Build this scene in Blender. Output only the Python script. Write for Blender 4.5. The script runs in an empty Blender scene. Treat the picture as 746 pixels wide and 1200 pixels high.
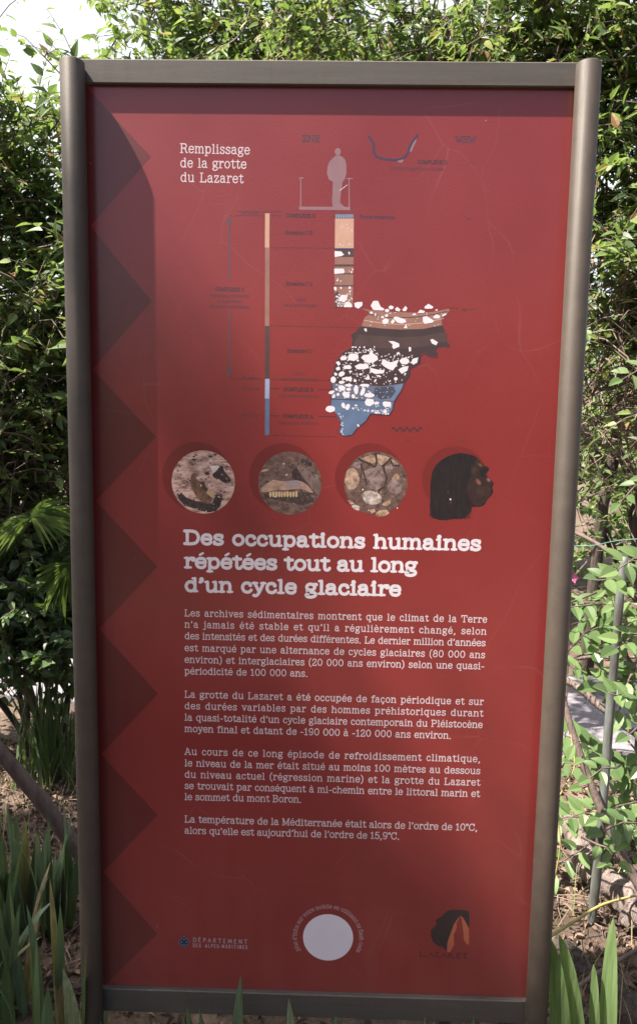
import bpy, math, random
import numpy as np
from mathutils import Vector, Matrix, noise
R = math.radians
random.seed(7); rng = np.random.default_rng(7)
scene = bpy.context.scene
col = scene.collection

# ---------------------------------------------------------------- camera, sky, sun, exposure
PC = 1.23                                   # height of the panel's centre above the ground
PITCH, YAW, ROLL = 0.1225, 0.0192, 0.0161
CAM = Vector((0.0257, -1.5707, PC + 0.3208))
cd = bpy.data.cameras.new('camera'); cam = bpy.data.objects.new('camera', cd); col.objects.link(cam)
CROT = Matrix.Rotation(YAW, 3, 'Z') @ Matrix.Rotation(math.pi/2 - PITCH, 3, 'X') @ Matrix.Rotation(ROLL, 3, 'Z')
cam.matrix_world = Matrix.Translation(CAM) @ CROT.to_4x4()
cd.sensor_fit = 'VERTICAL'; cd.sensor_height = 24; cd.sensor_width = 24; cd.lens = 18
cd.clip_start = 0.05; cd.clip_end = 3000
cd.dof.use_dof = True; cd.dof.focus_distance = 1.65; cd.dof.aperture_fstop = 9
scene.camera = cam
SUN = Vector((-2.75, -1.0, 4.8)).normalized()          # from the place towards the sun
w = bpy.data.worlds.new('World'); scene.world = w; w.use_nodes = True
nt = w.node_tree; sky = nt.nodes.new('ShaderNodeTexSky'); sky.sky_type = 'NISHITA'; sky.sun_disc = False
sky.sun_elevation = math.asin(SUN.z); sky.sun_rotation = math.atan2(SUN.x, SUN.y)
sky.air_density = 1.0; sky.dust_density = 5.0; sky.ozone_density = 1.0
bg = nt.nodes['Background']; bg.inputs['Strength'].default_value = 0.06
# thin white cloud over the low sky beyond the sign
def wn(t, **kw):
    n = nt.nodes.new('ShaderNode' + t)
    for k, v in kw.items(): setattr(n, k, v)
    return n
wt = wn('TexCoord'); wsx = wn('SeparateXYZ'); nt.links.new(wt.outputs['Generated'], wsx.inputs[0])
wy = wn('MapRange'); wy.inputs[1].default_value = -.25; wy.inputs[2].default_value = .45; nt.links.new(wsx.outputs[1], wy.inputs[0])
wno = wn('TexNoise'); wno.inputs['Scale'].default_value = 2.6; wno.inputs['Detail'].default_value = 7; nt.links.new(wt.outputs['Generated'], wno.inputs['Vector'])
wr = wn('MapRange'); wr.inputs[1].default_value = .30; wr.inputs[2].default_value = .55; wr.inputs[3].default_value = .35; nt.links.new(wno.outputs[0], wr.inputs[0])
wm = wn('Math', operation='MULTIPLY'); nt.links.new(wy.outputs[0], wm.inputs[0]); nt.links.new(wr.outputs[0], wm.inputs[1])
wx = wn('Mix', data_type='RGBA'); nt.links.new(wm.outputs[0], wx.inputs[0]); nt.links.new(sky.outputs[0], wx.inputs[6]); wx.inputs[7].default_value = (6.6, 6.9, 7.5, 1)
nt.links.new(wx.outputs[2], bg.inputs['Color'])
sd = bpy.data.lights.new('sun', 'SUN'); so = bpy.data.objects.new('sun', sd); col.objects.link(so)
sd.energy = 5.0; sd.angle = R(0.55); sd.color = (1.0, 0.93, 0.82)
so.rotation_euler = SUN.to_track_quat('Z', 'Y').to_euler()
so.location = (-6, -4, 12)
scene.view_settings.view_transform = 'Standard'; scene.view_settings.look = 'None'
scene.view_settings.gamma = 1; scene.view_settings.exposure = 1.75
scene.cycles.max_bounces = 7; scene.cycles.transparent_max_bounces = 4
scene.render.filter_size = 1.3

# ---------------------------------------------------------------- helpers
def tag(o, label=None, cat=None, group=None, kind=None):
    if label: o['label'] = label
    if cat: o['category'] = cat
    if group: o['group'] = group
    if kind: o['kind'] = kind
    return o
def empty(name, loc, label=None, cat=None, group=None, rz=0):
    o = bpy.data.objects.new(name, None); col.objects.link(o)
    o.location = loc; o.rotation_euler = (0, 0, rz); o.empty_display_size = 0.1
    return tag(o, label, cat, group)
class MB:
    """collects shapes for ONE mesh object"""
    def __init__(s): s.v = []; s.f = []; s.m = []; s.n = 0
    def add(s, v, f, m=0):
        v = [tuple(p) for p in v]
        s.v += v; s.f += [tuple(i + s.n for i in q) for q in f]; s.m += [m]*len(f); s.n += len(v)
    def addnp(s, V, F, m=0):
        s.v += V.tolist(); s.f += (F + s.n).tolist(); s.m += [m]*len(F); s.n += len(V)
    def tube(s, pts, rad, k=6, m=0, cap=True):
        pts = [Vector(p) for p in pts]; n = len(pts)
        if not hasattr(rad, '__len__'): rad = [rad]*n
        V = []; up = Vector((0.31, 0.2, 0.93))
        for i, p in enumerate(pts):
            d = (pts[min(i+1, n-1)] - pts[max(i-1, 0)])
            if d.length < 1e-9: d = Vector((0, 0, 1))
            d.normalize()
            a = d.cross(up)
            if a.length < 0.05: a = d.cross(Vector((1, 0, 0)))
            a.normalize(); b = d.cross(a)
            for j in range(k):
                t = 2*math.pi*j/k
                V.append(p + rad[i]*(math.cos(t)*a + math.sin(t)*b))
        F = [(i*k+j, i*k+(j+1) % k, (i+1)*k+(j+1) % k, (i+1)*k+j) for i in range(n-1) for j in range(k)]
        if cap: F += [tuple(range(k-1, -1, -1)), tuple((n-1)*k + j for j in range(k))]
        s.add(V, F, m)
    def build(s, name, mats, parent=None, smooth=False):
        me = bpy.data.meshes.new(name); me.from_pydata(s.v, [], s.f)
        if not isinstance(mats, (list, tuple)): mats = [mats]
        for m in mats: me.materials.append(m)
        me.polygons.foreach_set('material_index', s.m)
        if smooth: me.polygons.foreach_set('use_smooth', [True]*len(me.polygons))
        me.update()
        o = bpy.data.objects.new(name, me); col.objects.link(o)
        if parent is not None: o.parent = parent
        return o
def mat(name, base, rough=0.6, metallic=0.0, coat=0.0, spec=0.5):
    m = bpy.data.materials.new(name); m.use_nodes = True
    b = m.node_tree.nodes['Principled BSDF']
    b.inputs['Base Color'].default_value = (*base, 1); b.inputs['Roughness'].default_value = rough
    b.inputs['Metallic'].default_value = metallic; b.inputs['Specular IOR Level'].default_value = spec
    b.inputs['Coat Weight'].default_value = coat; b.inputs['Coat Roughness'].default_value = 0.12
    return m
def N(m, t, **kw):
    n = m.node_tree.nodes.new('ShaderNode' + t)
    for k, v in kw.items():
        if k.startswith('i_'):
            n.inputs[int(k[2:]) if k[2:].isdigit() else k[2:].replace('_', ' ')].default_value = v
        else: setattr(n, k, v)
    return n
def LK(m, a, b): m.node_tree.links.new(a, b)
def ramp(m, fac, stops, interp='LINEAR'):
    r = N(m, 'ValToRGB'); r.color_ramp.interpolation = interp; e = r.color_ramp.elements
    while len(e) < len(stops): e.new(0.5)
    for q, (p, c) in zip(e, stops): q.position = p; q.color = (*c, 1) if len(c) == 3 else c
    LK(m, fac, r.inputs[0]); return r.outputs[0]
def noisy(m, scale, stops, detail=6, stretch=(1, 1, 1), bump=0, bscale=None, rough=0.6, rot=(0, 0, 0), dist=0.0):
    """base colour from object-space noise, and optional bump"""
    tc = N(m, 'TexCoord'); mp = N(m, 'Mapping'); mp.inputs['Scale'].default_value = stretch; mp.inputs['Rotation'].default_value = rot
    LK(m, tc.outputs['Object'], mp.inputs[0])
    n = N(m, 'TexNoise'); n.inputs['Scale'].default_value = scale; n.inputs['Detail'].default_value = detail
    n.inputs['Roughness'].default_value = rough; n.inputs['Distortion'].default_value = dist
    LK(m, mp.outputs[0], n.inputs['Vector'])
    b = m.node_tree.nodes['Principled BSDF']
    LK(m, ramp(m, n.outputs[0], stops), b.inputs['Base Color'])
    if bump:
        n2 = N(m, 'TexNoise'); n2.inputs['Scale'].default_value = bscale or scale*3; n2.inputs['Detail'].default_value = 8
        LK(m, mp.outputs[0], n2.inputs['Vector'])
        bp = N(m, 'Bump'); bp.inputs['Strength'].default_value = bump; bp.inputs['Distance'].default_value = 0.02
        LK(m, n2.outputs[0], bp.inputs['Height']); LK(m, bp.outputs[0], b.inputs['Normal'])
    return m
def leaf_mat(name, stops, transl=0.35, rough=0.42, tcol=(0.25, 0.4, 0.05), vein=0):
    """leaf colours vary leaf by leaf (random per island); light passes through the blade"""
    m = mat(name, (.06, .1, .03), rough); t = m.node_tree; b = t.nodes['Principled BSDF']
    g = N(m, 'NewGeometry'); c = ramp(m, g.outputs['Random Per Island'], stops)
    LK(m, c, b.inputs['Base Color'])
    if vein:                                          # lengthwise veins along upright blades
        tc = N(m, 'TexCoord'); mp = N(m, 'Mapping'); mp.inputs['Scale'].default_value = (vein, vein, vein*.035); LK(m, tc.outputs['Object'], mp.inputs[0])
        nn = N(m, 'TexNoise'); nn.inputs['Scale'].default_value = 1; nn.inputs['Detail'].default_value = 4; LK(m, mp.outputs[0], nn.inputs['Vector'])
        vv = ramp(m, nn.outputs[0], [(.35, (.62, .62, .58)), (.62, (1.12, 1.1, 1.05))])
        n5 = N(m, 'TexNoise'); n5.inputs['Scale'].default_value = 28; n5.inputs['Detail'].default_value = 3; LK(m, tc.outputs['Object'], n5.inputs['Vector'])
        mm = N(m, 'Mix', data_type='RGBA', blend_type='MULTIPLY'); mm.inputs[0].default_value = 1; LK(m, c, mm.inputs[6]); LK(m, vv, mm.inputs[7])
        mb_ = N(m, 'Mix', data_type='RGBA'); LK(m, ramp(m, n5.outputs[0], [(.70, (0, 0, 0)), (.76, (.8, .8, .8))]), mb_.inputs[0]); LK(m, mm.outputs[2], mb_.inputs[6]); mb_.inputs[7].default_value = (.19, .13, .06, 1)
        c = mb_.outputs[2]; LK(m, c, b.inputs['Base Color'])
    tr = N(m, 'BsdfTranslucent')
    mx = N(m, 'Mix', data_type='RGBA', blend_type='MIX'); mx.inputs[0].default_value = 0.45
    LK(m, c, mx.inputs[6]); mx.inputs[7].default_value = (*tcol, 1); LK(m, mx.outputs[2], tr.inputs[0])
    ms = N(m, 'MixShader'); ms.inputs[0].default_value = transl
    LK(m, b.outputs[0], ms.inputs[1]); LK(m, tr.outputs[0], ms.inputs[2])
    LK(m, ms.outputs[0], t.nodes['Material Output'].inputs[0])
    return m
def srgb(r, g, b):
    f = lambda c: (c/255)/12.92 if c <= 10 else ((c/255+.055)/1.055)**2.4
    return (f(r), f(g), f(b))

# leaf templates: vertices (across, along, lift) and faces
def leaf_tpl(wd=0.46, droop=0.1, fold=0.08, seg=3, tip=1.0, base=0.6):
    V = [(0, 0, 0)]; F = []
    for i in range(1, seg+1):
        t = i/(seg+1); h = wd/2*(math.sin(math.pi*t**base))**tip
        z = -droop*t*t
        V += [(-h, t, z+fold*h/wd*2), (0, t, z), (h, t, z+fold*h/wd*2)]
    V.append((0, 1, -droop)); e = len(V)-1
    F += [(0, 2, 1, 1), (0, 3, 2, 2)]
    for i in range(seg-1):
        a = 1+3*i; F += [(a, a+1, a+4, a+3), (a+1, a+2, a+5, a+4)]
    a = 1+3*(seg-1); F += [(a, a+1, e, e), (a+1, a+2, e, e)]
    F = [tuple(dict.fromkeys(f)) for f in F]
    return np.array(V, float), F
def nz(a): return a/np.maximum(np.linalg.norm(a, axis=1, keepdims=True), 1e-9)
def leaves(mb, tpl, pos, d, nrm, size, m=0, wvar=None):
    """a blade at each pos along d, its upper side turned to nrm"""
    V, F = tpl; pos = np.asarray(pos); d = nz(np.asarray(d)); x = nz(np.cross(d, np.asarray(nrm))); z = np.cross(x, d)
    s = np.asarray(size).reshape(-1, 1, 1); n = len(pos)
    wv = np.ones((n, 1, 1)) if wvar is None else np.asarray(wvar).reshape(-1, 1, 1)
    W = pos[:, None, :] + s*(V[None, :, 0:1]*x[:, None, :]*wv + V[None, :, 1:2]*d[:, None, :] + V[None, :, 2:3]*z[:, None, :])
    k = len(V); off = mb.n
    mb.v += W.reshape(-1, 3).tolist()
    for i in range(n):
        o = off + i*k; mb.f += [tuple(a+o for a in f) for f in F]
    mb.m += [m]*(n*len(F)); mb.n += n*k
# ---------------------------------------------------------------- materials of the setting
M = {}
M['soil'] = noisy(mat('soil', (.1, .07, .05), 0.95), 9, [(.25, (.035, .024, .018)), (.5, (.10, .068, .050)), (.62, (.17, .115, .085)), (.8, (.28, .19, .14))], detail=10, bump=0.8, bscale=60)
M['path'] = noisy(mat('asphalt', (.2, .2, .2), 0.9), 60, [(.3, (.17, .152, .172)), (.7, (.26, .235, .262))], bump=0.4, bscale=300)
M['kerb'] = noisy(mat('kerb_stone', (.5, .5, .5), 0.85), 14, [(.3, (.24, .23, .22)), (.7, (.34, .325, .31))], bump=0.2)
M['bark'] = noisy(mat('dark_bark', (.08, .06, .05), 0.9), 10, [(.3, (.030, .022, .018)), (.6, (.075, .055, .045)), (.8, (.14, .11, .09))], stretch=(4, 4, .8), bump=0.8, bscale=16)
M['stem'] = noisy(mat('smooth_bark', (.15, .1, .08), 0.7), 14, [(.3, (.075, .052, .045)), (.7, (.16, .115, .10))], stretch=(3, 3, 1), bump=0.3)
M['twig'] = noisy(mat('twig_bark', (.16, .12, .1), 0.85), 8, [(.3, (.06, .045, .035)), (.7, (.21, .155, .125))])
M['drytwig'] = noisy(mat('dry_twig', (.3, .22, .17), 0.9), 7, [(.3, (.10, .068, .055)), (.7, (.26, .19, .155))])
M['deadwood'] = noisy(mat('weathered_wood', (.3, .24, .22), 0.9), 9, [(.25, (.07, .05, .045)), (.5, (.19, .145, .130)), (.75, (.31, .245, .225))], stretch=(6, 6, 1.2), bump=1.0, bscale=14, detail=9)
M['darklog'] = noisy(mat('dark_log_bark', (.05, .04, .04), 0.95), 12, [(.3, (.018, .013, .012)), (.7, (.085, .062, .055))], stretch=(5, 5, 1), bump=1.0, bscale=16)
M['pole'] = noisy(mat('weathered_pole', (.4, .45, .42), 0.6, 0.3), 7, [(.3, (.06, .045, .04)), (.45, (.11, .115, .105)), (.65, (.22, .245, .235))], stretch=(3, 3, .7), bump=0.15)
M['wire'] = mat('green_wire', (.07, .19, .14), 0.5)
M['vine'] = noisy(mat('vine_bark', (.3, .25, .08), 0.7), 14, [(.3, (.20, .17, .05)), (.7, (.42, .34, .12))])
G1 = [(0, (.040, .072, .024)), (.3, (.078, .130, .040)), (.6, (.130, .195, .060)), (.86, (.20, .27, .08)), (.93, (.30, .34, .09)), (.955, (.27, .15, .07)), (1, (.30, .18, .09))]
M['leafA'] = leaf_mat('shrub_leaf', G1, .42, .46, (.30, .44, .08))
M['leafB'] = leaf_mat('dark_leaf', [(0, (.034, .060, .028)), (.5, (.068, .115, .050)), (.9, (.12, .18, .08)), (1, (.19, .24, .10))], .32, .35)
M['leafC'] = leaf_mat('far_leaf', [(0, (.06, .10, .03)), (.5, (.13, .20, .06)), (1, (.24, .31, .10))], .45, .55)
M['leafP'] = leaf_mat('pinnate_leaf', [(0, (.08, .135, .05)), (.5, (.125, .20, .075)), (1, (.18, .26, .10))], .38, .36)
M['fan'] = leaf_mat('fan_leaf', [(0, (.06, .10, .03)), (.6, (.13, .19, .06)), (1, (.25, .30, .11))], .3, .4)
M['iris'] = leaf_mat('iris_blade', [(0, (.055, .092, .058)), (.5, (.095, .150, .090)), (.9, (.14, .20, .12)), (.95, (.24, .27, .16)), (.96, (.26, .18, .09)), (1, (.30, .22, .12))], .22, .45, vein=160)
M['irislit'] = leaf_mat('sunlit_iris_blade', [(0, (.13, .20, .09)), (1, (.19, .27, .12))], .35, .45, vein=160)  # brighter copy of the iris blade, sunlight put into its colour
M['litter'] = leaf_mat('fallen_leaf', [(0, (.035, .024, .020)), (.45, (.095, .062, .047)), (.8, (.20, .130, .096)), (1, (.36, .25, .19))], .1, .75, (.3, .17, .08))
M['straw'] = leaf_mat('dry_grass', [(0, (.16, .13, .06)), (.6, (.34, .27, .14)), (1, (.14, .18, .06))], .2, .7, (.4, .32, .12))
M['petal'] = mat('pink_petal', (.75, .18, .38), 0.6)

# ---------------------------------------------------------------- ground
def sheet(name, m, x0, x1, y0, y1, z, nx=1, ny=1, amp=0):
    mb = MB(); V = []; F = []
    for j in range(ny+1):
        for i in range(nx+1):
            x = x0+(x1-x0)*i/nx; y = y0+(y1-y0)*j/ny
            V.append((x, y, z + (amp*noise.fractal((x*1.7, y*1.7, 3.1), 1.0, 2.0, 5) if amp else 0)))
    for j in range(ny):
        for i in range(nx): a = j*(nx+1)+i; F.append((a, a+1, a+nx+2, a+nx+1))
    mb.add(V, F); return tag(mb.build(name, m, smooth=bool(amp)), kind='structure')
sheet('ground', M['soil'], -400, 400, -300, 900, 0)
sheet('leafy_soil', M['soil'], -6, 6, -1.6, 9, 0.03, 160, 140, 0.022)
def strip(name, m, y0, y1, z0, z1, n=60):
    mb = MB(); V = []; F = []
    for i in range(n+1):
        x = -15 + 30*i/n; q = -.17*x
        V += [(x, y0+q, z0), (x, y0+q, z1), (x, y1+q, z1), (x, y1+q, z0)]
    for i in range(n):
        a = 4*i; F += [(a, a+4, a+5, a+1), (a+1, a+5, a+6, a+2), (a+2, a+6, a+7, a+3)]
    mb.add(V, F); return tag(mb.build(name, m), kind='structure')
strip('path', M['path'], 2.04, 2.80, -.02, .058)
strip('kerb', M['kerb'], 2.803, 2.90, -.02, .13)

# pixel of the photograph -> point at a given depth y
def ray(px, py):
    return (CROT @ Vector(((px-373)/900, -(py-600)/900, -1)))
def at(px, py, y):
    d = ray(px, py); return CAM + d*((y-CAM.y)/d.y)
def on_ground(px, py, z=0.03):
    d = ray(px, py); return CAM + d*((z-CAM.z)/d.z)

# ---------------------------------------------------------------- shrubs and trees
OV = leaf_tpl(0.48, 0.14, 0.10, 3); OVB = leaf_tpl(0.62, 0.18, 0.12, 3); LAN = leaf_tpl(0.30, 0.2, 0.06, 3)
def inside(p, ells, k=1.0):
    return any(sum(((p[i]-c[i])/(r[i]*k))**2 for i in range(3)) < 1 for c, r in ells)
def sample(ells, shell=0.45):
    c, r = random.choices(ells, weights=[r[0]*r[1]*r[2] for c, r in ells])[0]
    d = np.array([random.gauss(0, 1) for _ in range(3)]); d /= np.linalg.norm(d)
    q = random.random()**shell
    return Vector((c[0]+d[0]*r[0]*q, c[1]+d[1]*r[1]*q, c[2]+d[2]*r[2]*q))
def shrub(name, label, cat, base, ells, nstem, rstem, ntwig, leaf, tpl, lm, group, gap=0.0, gs=2.2, nl=(8, 14), bark='bark',
          twlen=0.22, bare=0.0, branches=14, up=0.6, face=(-.3, -.5, .6), keep=None, twigmat='twig', nseed=0):
    rt = empty(name, (base[0], base[1], 0), label, cat, group)
    off = Vector((base[0], base[1], 0))
    tr = MB(); nodes = []
    def limb(a, b, r0, r1, k, n=8, wob=0.06):
        pts = []; ph = random.random()*9
        for i in range(n+1):
            t = i/n; p = a.lerp(b, t); L = (b-a).length
            s = wob*L*math.sin(math.pi*min(1, t*1.0))
            p = p + Vector((noise.noise((t*2.3+ph, 1, ph)), noise.noise((t*2.3+ph, 7, ph)), .5*noise.noise((t*2.3, 4, ph))))*s*2.2
            pts.append(p)
        tr.tube(pts, [r0+(r1-r0)*i/n for i in range(n+1)], k); return pts
    for s in range(nstem):
        a = Vector((base[0]+random.uniform(-.12, .12)*(nstem > 1), base[1]+random.uniform(-.1, .1)*(nstem > 1), -0.05))
        for _ in range(20):
            b = sample(ells, .8)
            if b.z > max(e[0][2] for e in ells): break
        pts = limb(a, b, rstem*random.uniform(.7, 1), rstem*.25, 8, 10, .09)
        nodes += pts[3:]
        for _ in range(branches):
            i = random.randint(3, 10); r = rstem*(1-.075*i)*.45
            q = limb(pts[i], sample(ells, .5), r, r*.3, 5, 6, .10); nodes += q[2:]
    NB = np.zeros((len(nodes)+ntwig+2, 3)); NB[:len(nodes)] = [tuple(p) for p in nodes]; nb = len(nodes)
    P = []; D = []; Nn = []; S = []
    fv = Vector(face).normalized()
    n_ok = 0; tries = 0
    while n_ok < ntwig and tries < ntwig*12:
        tries += 1
        p = sample(ells)
        g = noise.noise((p.x*gs+nseed, p.y*gs, p.z*gs)) + .5*noise.noise((p.x*gs*2.3, p.y*gs*2.3+nseed, p.z*gs*2.3))
        if g < gap: continue
        if keep and not keep(p): continue
        n_ok += 1
        dd = ((NB[:nb]-np.array(tuple(p)))**2).sum(1); q = Vector(NB[int(np.argmin(dd))]); NB[nb] = tuple(p); nb += 1
        mid = q.lerp(p, .55) + Vector((0, 0, .06*(p-q).length + random.uniform(-.03, .03)))
        out = (p-q); 
        if out.length < 1e-4: out = Vector((0, 0, .1))
        out.normalize()
        d = (out*.7 + Vector((random.gauss(0, .5), random.gauss(0, .5), random.gauss(0, .5)+up*.5))).normalized()
        L = twlen*random.uniform(.6, 1.3)
        tip = p + d*L - Vector((0, 0, .15*L))
        tr.tube([q, mid, p, p.lerp(tip, .5)+Vector((0, 0, .02)), tip], [.0045, .0035, .0026, .002, .001], 3, m=1, cap=False)
        if random.random() < bare: continue
        k = random.randint(*nl); sz = leaf*random.uniform(.8, 1.2)
        side = d.cross(Vector((random.gauss(0, .3), random.gauss(0, .3), 1))); side.normalize()
        for i in range(k):
            t = (i+.5)/k; pp = p.lerp(tip, t)
            sg = 1 if i % 2 else -1
            ld = d*random.uniform(.3, .9) + side*sg*random.uniform(.5, 1.1) + Vector((random.gauss(0, .3), random.gauss(0, .3), random.gauss(-.1, .35)))
            P.append(tuple(pp)); D.append(tuple(ld))
            Nn.append(tuple(fv*.8 + Vector((random.gauss(0, .45), random.gauss(0, .45), random.gauss(.35, .45)))))
            S.append(sz*random.uniform(.45, 1.25)*(1-.25*abs(t-.4)))
    cr = MB()
    if P: leaves(cr, tpl, P, D, Nn, S, wvar=rng.uniform(.8, 1.15, len(P)))
    for mbx, nm, mm in ((tr, 'trunk', [M[bark], M[twigmat]]), (cr, 'crown', M[lm])):
        if not mbx.v: continue
        mbx.v = [(x-off.x, y-off.y, z) for x, y, z in mbx.v]
        mbx.build(nm, mm, rt, smooth=(nm == 'trunk'))
    return rt
HG = 'leafy shrubs of the hedge behind the sign'
shrub('hedge_shrub', 'sunlit broadleaf shrub along the left edge, reaching up to the open sky corner', 'shrub', (-1.62, 1.75),
      [((-1.40, 1.50, 2.12), (.85, .5, .86)), ((-1.55, 1.5, 1.45), (.5, .4, .35)), ((-.95, 1.6, 2.05), (.45, .4, .86))],
      3, .028, 2500, .056, OV, 'leafA', HG, gap=-.14, branches=14, nseed=1)
shrub('hedge_shrub', 'tall sunlit shrub showing over the left half of the top rail', 'shrub', (-.45, 3.6),
      [((-.50, 3.45, 3.55), (1.12, .6, 1.05))],
      3, .04, 1900, .070, OV, 'leafA', HG, gap=-.12, branches=12, nseed=5)
shrub('hedge_shrub', 'tall bright shrub showing over the right half of the top rail', 'shrub', (.55, 1.95),
      [((.55, 1.75, 3.0), (.85, .42, .85))],
      3, .028, 1500, .052, OV, 'leafA', HG, gap=-.09, branches=12, nseed=9)
shrub('hedge_shrub', 'airy shrub with sky showing through its leaves beside the top of the right post', 'shrub', (1.62, 1.85),
      [((1.42, 1.55, 2.8), (.65, .5, .8)), ((1.25, 1.5, 2.2), (.5, .4, .45))],
      2, .035, 1500, .056, OV, 'leafA', HG, gap=-.04, branches=14, nseed=13)
# ---------------------------------------------------------------- the sign: structure
def Pn(px, py, y=0.0):
    """point of the photograph -> (x, z) on the plane of the panel"""
    d = ray(px, py); q = CAM + d*((y-CAM.y)/d.y); return (q.x, q.z)
def print_mat(name, colr, var=0.10, scale=38, stops=None, stretch=(1, 1, 1), detail=6, rot=0, rough=.6):
    """printed ink under a satin laminate"""
    m = mat(name, colr, 0.42, coat=0.7); m.node_tree.nodes['Principled BSDF'].inputs['Coat Roughness'].default_value = 0.2; m.node_tree.nodes['Principled BSDF'].inputs['Coat IOR'].default_value = 1.55
    m.node_tree.nodes['Principled BSDF'].inputs['Specular IOR Level'].default_value = .35
    st = stops or [(.3, tuple(c*(1-var) for c in colr)), (.7, tuple(c*(1+var) for c in colr))]
    return noisy(m, scale, st, detail=detail, stretch=stretch, rot=(0, rot, 0), rough=rough)
RED = (.214, .0205, .0212)
M['red'] = mat('red_print', RED, 0.42, coat=0.7)
def scratched(m, base, amt):
    b = m.node_tree.nodes['Principled BSDF']; b.inputs['Specular IOR Level'].default_value = .35; b.inputs['Coat Roughness'].default_value = .2; b.inputs['Coat IOR'].default_value = 1.55
    tc = N(m, 'TexCoord'); n = N(m, 'TexNoise'); n.inputs['Scale'].default_value = 3.2; n.inputs['Detail'].default_value = 8
    LK(m, tc.outputs['Object'], n.inputs['Vector'])
    c = ramp(m, n.outputs[0], [(.3, tuple(x*.90 for x in base)), (.7, tuple(x*1.08 for x in base))])
    # hair-thin wandering scratches: cell borders, broken up by noise
    nd = N(m, 'TexNoise'); nd.inputs['Scale'].default_value = 2.5; LK(m, tc.outputs['Object'], nd.inputs['Vector'])
    ad = N(m, 'VectorMath', operation='MULTIPLY_ADD'); LK(m, nd.outputs['Color'], ad.inputs[0]); ad.inputs[1].default_value = (.35, .0, .35); LK(m, tc.outputs['Object'], ad.inputs[2])
    v = N(m, 'TexVoronoi', feature='DISTANCE_TO_EDGE'); v.inputs['Scale'].default_value = 5.0; LK(m, ad.outputs[0], v.inputs['Vector'])
    line = ramp(m, v.outputs[0], [(0, (1, 1, 1)), (.006, (0, 0, 0))])
    n3 = N(m, 'TexNoise'); n3.inputs['Scale'].default_value = 6; LK(m, tc.outputs['Object'], n3.inputs['Vector'])
    brk = ramp(m, n3.outputs[0], [(.47, (0, 0, 0)), (.62, (1, 1, 1))])
    v2 = N(m, 'TexVoronoi', feature='F1'); v2.inputs['Scale'].default_value = 26; LK(m, tc.outputs['Object'], v2.inputs['Vector'])
    sp = ramp(m, v2.outputs['Distance'], [(.0, (1, 1, 1)), (.045, (0, 0, 0))]); sc_ = N(m, 'SeparateColor'); LK(m, v2.outputs['Color'], sc_.inputs[0])
    few = N(m, 'Math', operation='GREATER_THAN'); LK(m, sc_.outputs[0], few.inputs[0]); few.inputs[1].default_value = .955
    m1 = N(m, 'Math', operation='MULTIPLY'); LK(m, line, m1.inputs[0]); LK(m, brk, m1.inputs[1])
    m2 = N(m, 'Math', operation='MULTIPLY'); LK(m, m1.outputs[0], m2.inputs[0]); m2.inputs[1].default_value = amt
    m3 = N(m, 'Math', operation='MULTIPLY'); LK(m, sp, m3.inputs[0]); LK(m, few.outputs[0], m3.inputs[1])
    m4 = N(m, 'Math', operation='MAXIMUM'); LK(m, m2.outputs[0], m4.inputs[0]); LK(m, m3.outputs[0], m4.inputs[1])
    mx = N(m, 'Mix', data_type='RGBA', blend_type='MIX'); LK(m, m4.outputs[0], mx.inputs[0]); LK(m, c, mx.inputs[6]); mx.inputs[7].default_value = (.55, .33, .31, 1)
    # dust that settled on the print, thicker towards the foot and in faint drip streaks
    sz = N(m, 'SeparateXYZ'); LK(m, tc.outputs['Object'], sz.inputs[0]); hg = N(m, 'MapRange'); LK(m, sz.outputs[2], hg.inputs[0])
    for q, val in ((1, .25), (2, .85), (3, .12), (4, .008)): hg.inputs[q].default_value = val
    dmp = N(m, 'Mapping'); dmp.inputs['Scale'].default_value = (26, 1, 1.6); LK(m, tc.outputs['Object'], dmp.inputs[0]); dn_ = N(m, 'TexNoise'); dn_.inputs['Scale'].default_value = 1; dn_.inputs['Detail'].default_value = 7; LK(m, dmp.outputs[0], dn_.inputs['Vector'])
    dn2 = N(m, 'TexNoise'); dn2.inputs['Scale'].default_value = 9; dn2.inputs['Detail'].default_value = 8; LK(m, tc.outputs['Object'], dn2.inputs['Vector'])
    da = N(m, 'Math', operation='ADD'); LK(m, dn_.outputs[0], da.inputs[0]); LK(m, dn2.outputs[0], da.inputs[1])
    df = N(m, 'Math', operation='MULTIPLY'); LK(m, da.outputs[0], df.inputs[0]); LK(m, hg.outputs[0], df.inputs[1])
    dx_ = N(m, 'Mix', data_type='RGBA', blend_type='MIX'); LK(m, df.outputs[0], dx_.inputs[0]); LK(m, mx.outputs[2], dx_.inputs[6]); dx_.inputs[7].default_value = (.30, .20, .16, 1)
    LK(m, dx_.outputs[2], b.inputs['Base Color'])
    # slow waviness of the laminate, smudged gloss
    bp = N(m, 'Bump'); bp.inputs['Strength'].default_value = .06; bp.inputs['Distance'].default_value = .004
    n4 = N(m, 'TexNoise'); n4.inputs['Scale'].default_value = 260; LK(m, tc.outputs['Object'], n4.inputs['Vector']); LK(m, n4.outputs[0], bp.inputs['Height']); LK(m, bp.outputs[0], b.inputs['Normal'])
    LK(m, ramp(m, n.outputs[0], [(.3, (.36, .36, .36)), (.7, (.5, .5, .5))]), b.inputs['Roughness'])
scratched(M['red'], RED, .065)
DRED = tuple(c*.52 for c in RED); M['dred'] = mat('dark_red_print', DRED, 0.42, coat=0.7); scratched(M['dred'], DRED, .05)
M['metal'] = noisy(mat('bronze_paint', (.2, .17, .15), 0.58, 0.1), 30, [(.3, (.046, .034, .026)), (.7, (.062, .046, .035))], bump=0.05, bscale=400)
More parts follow.
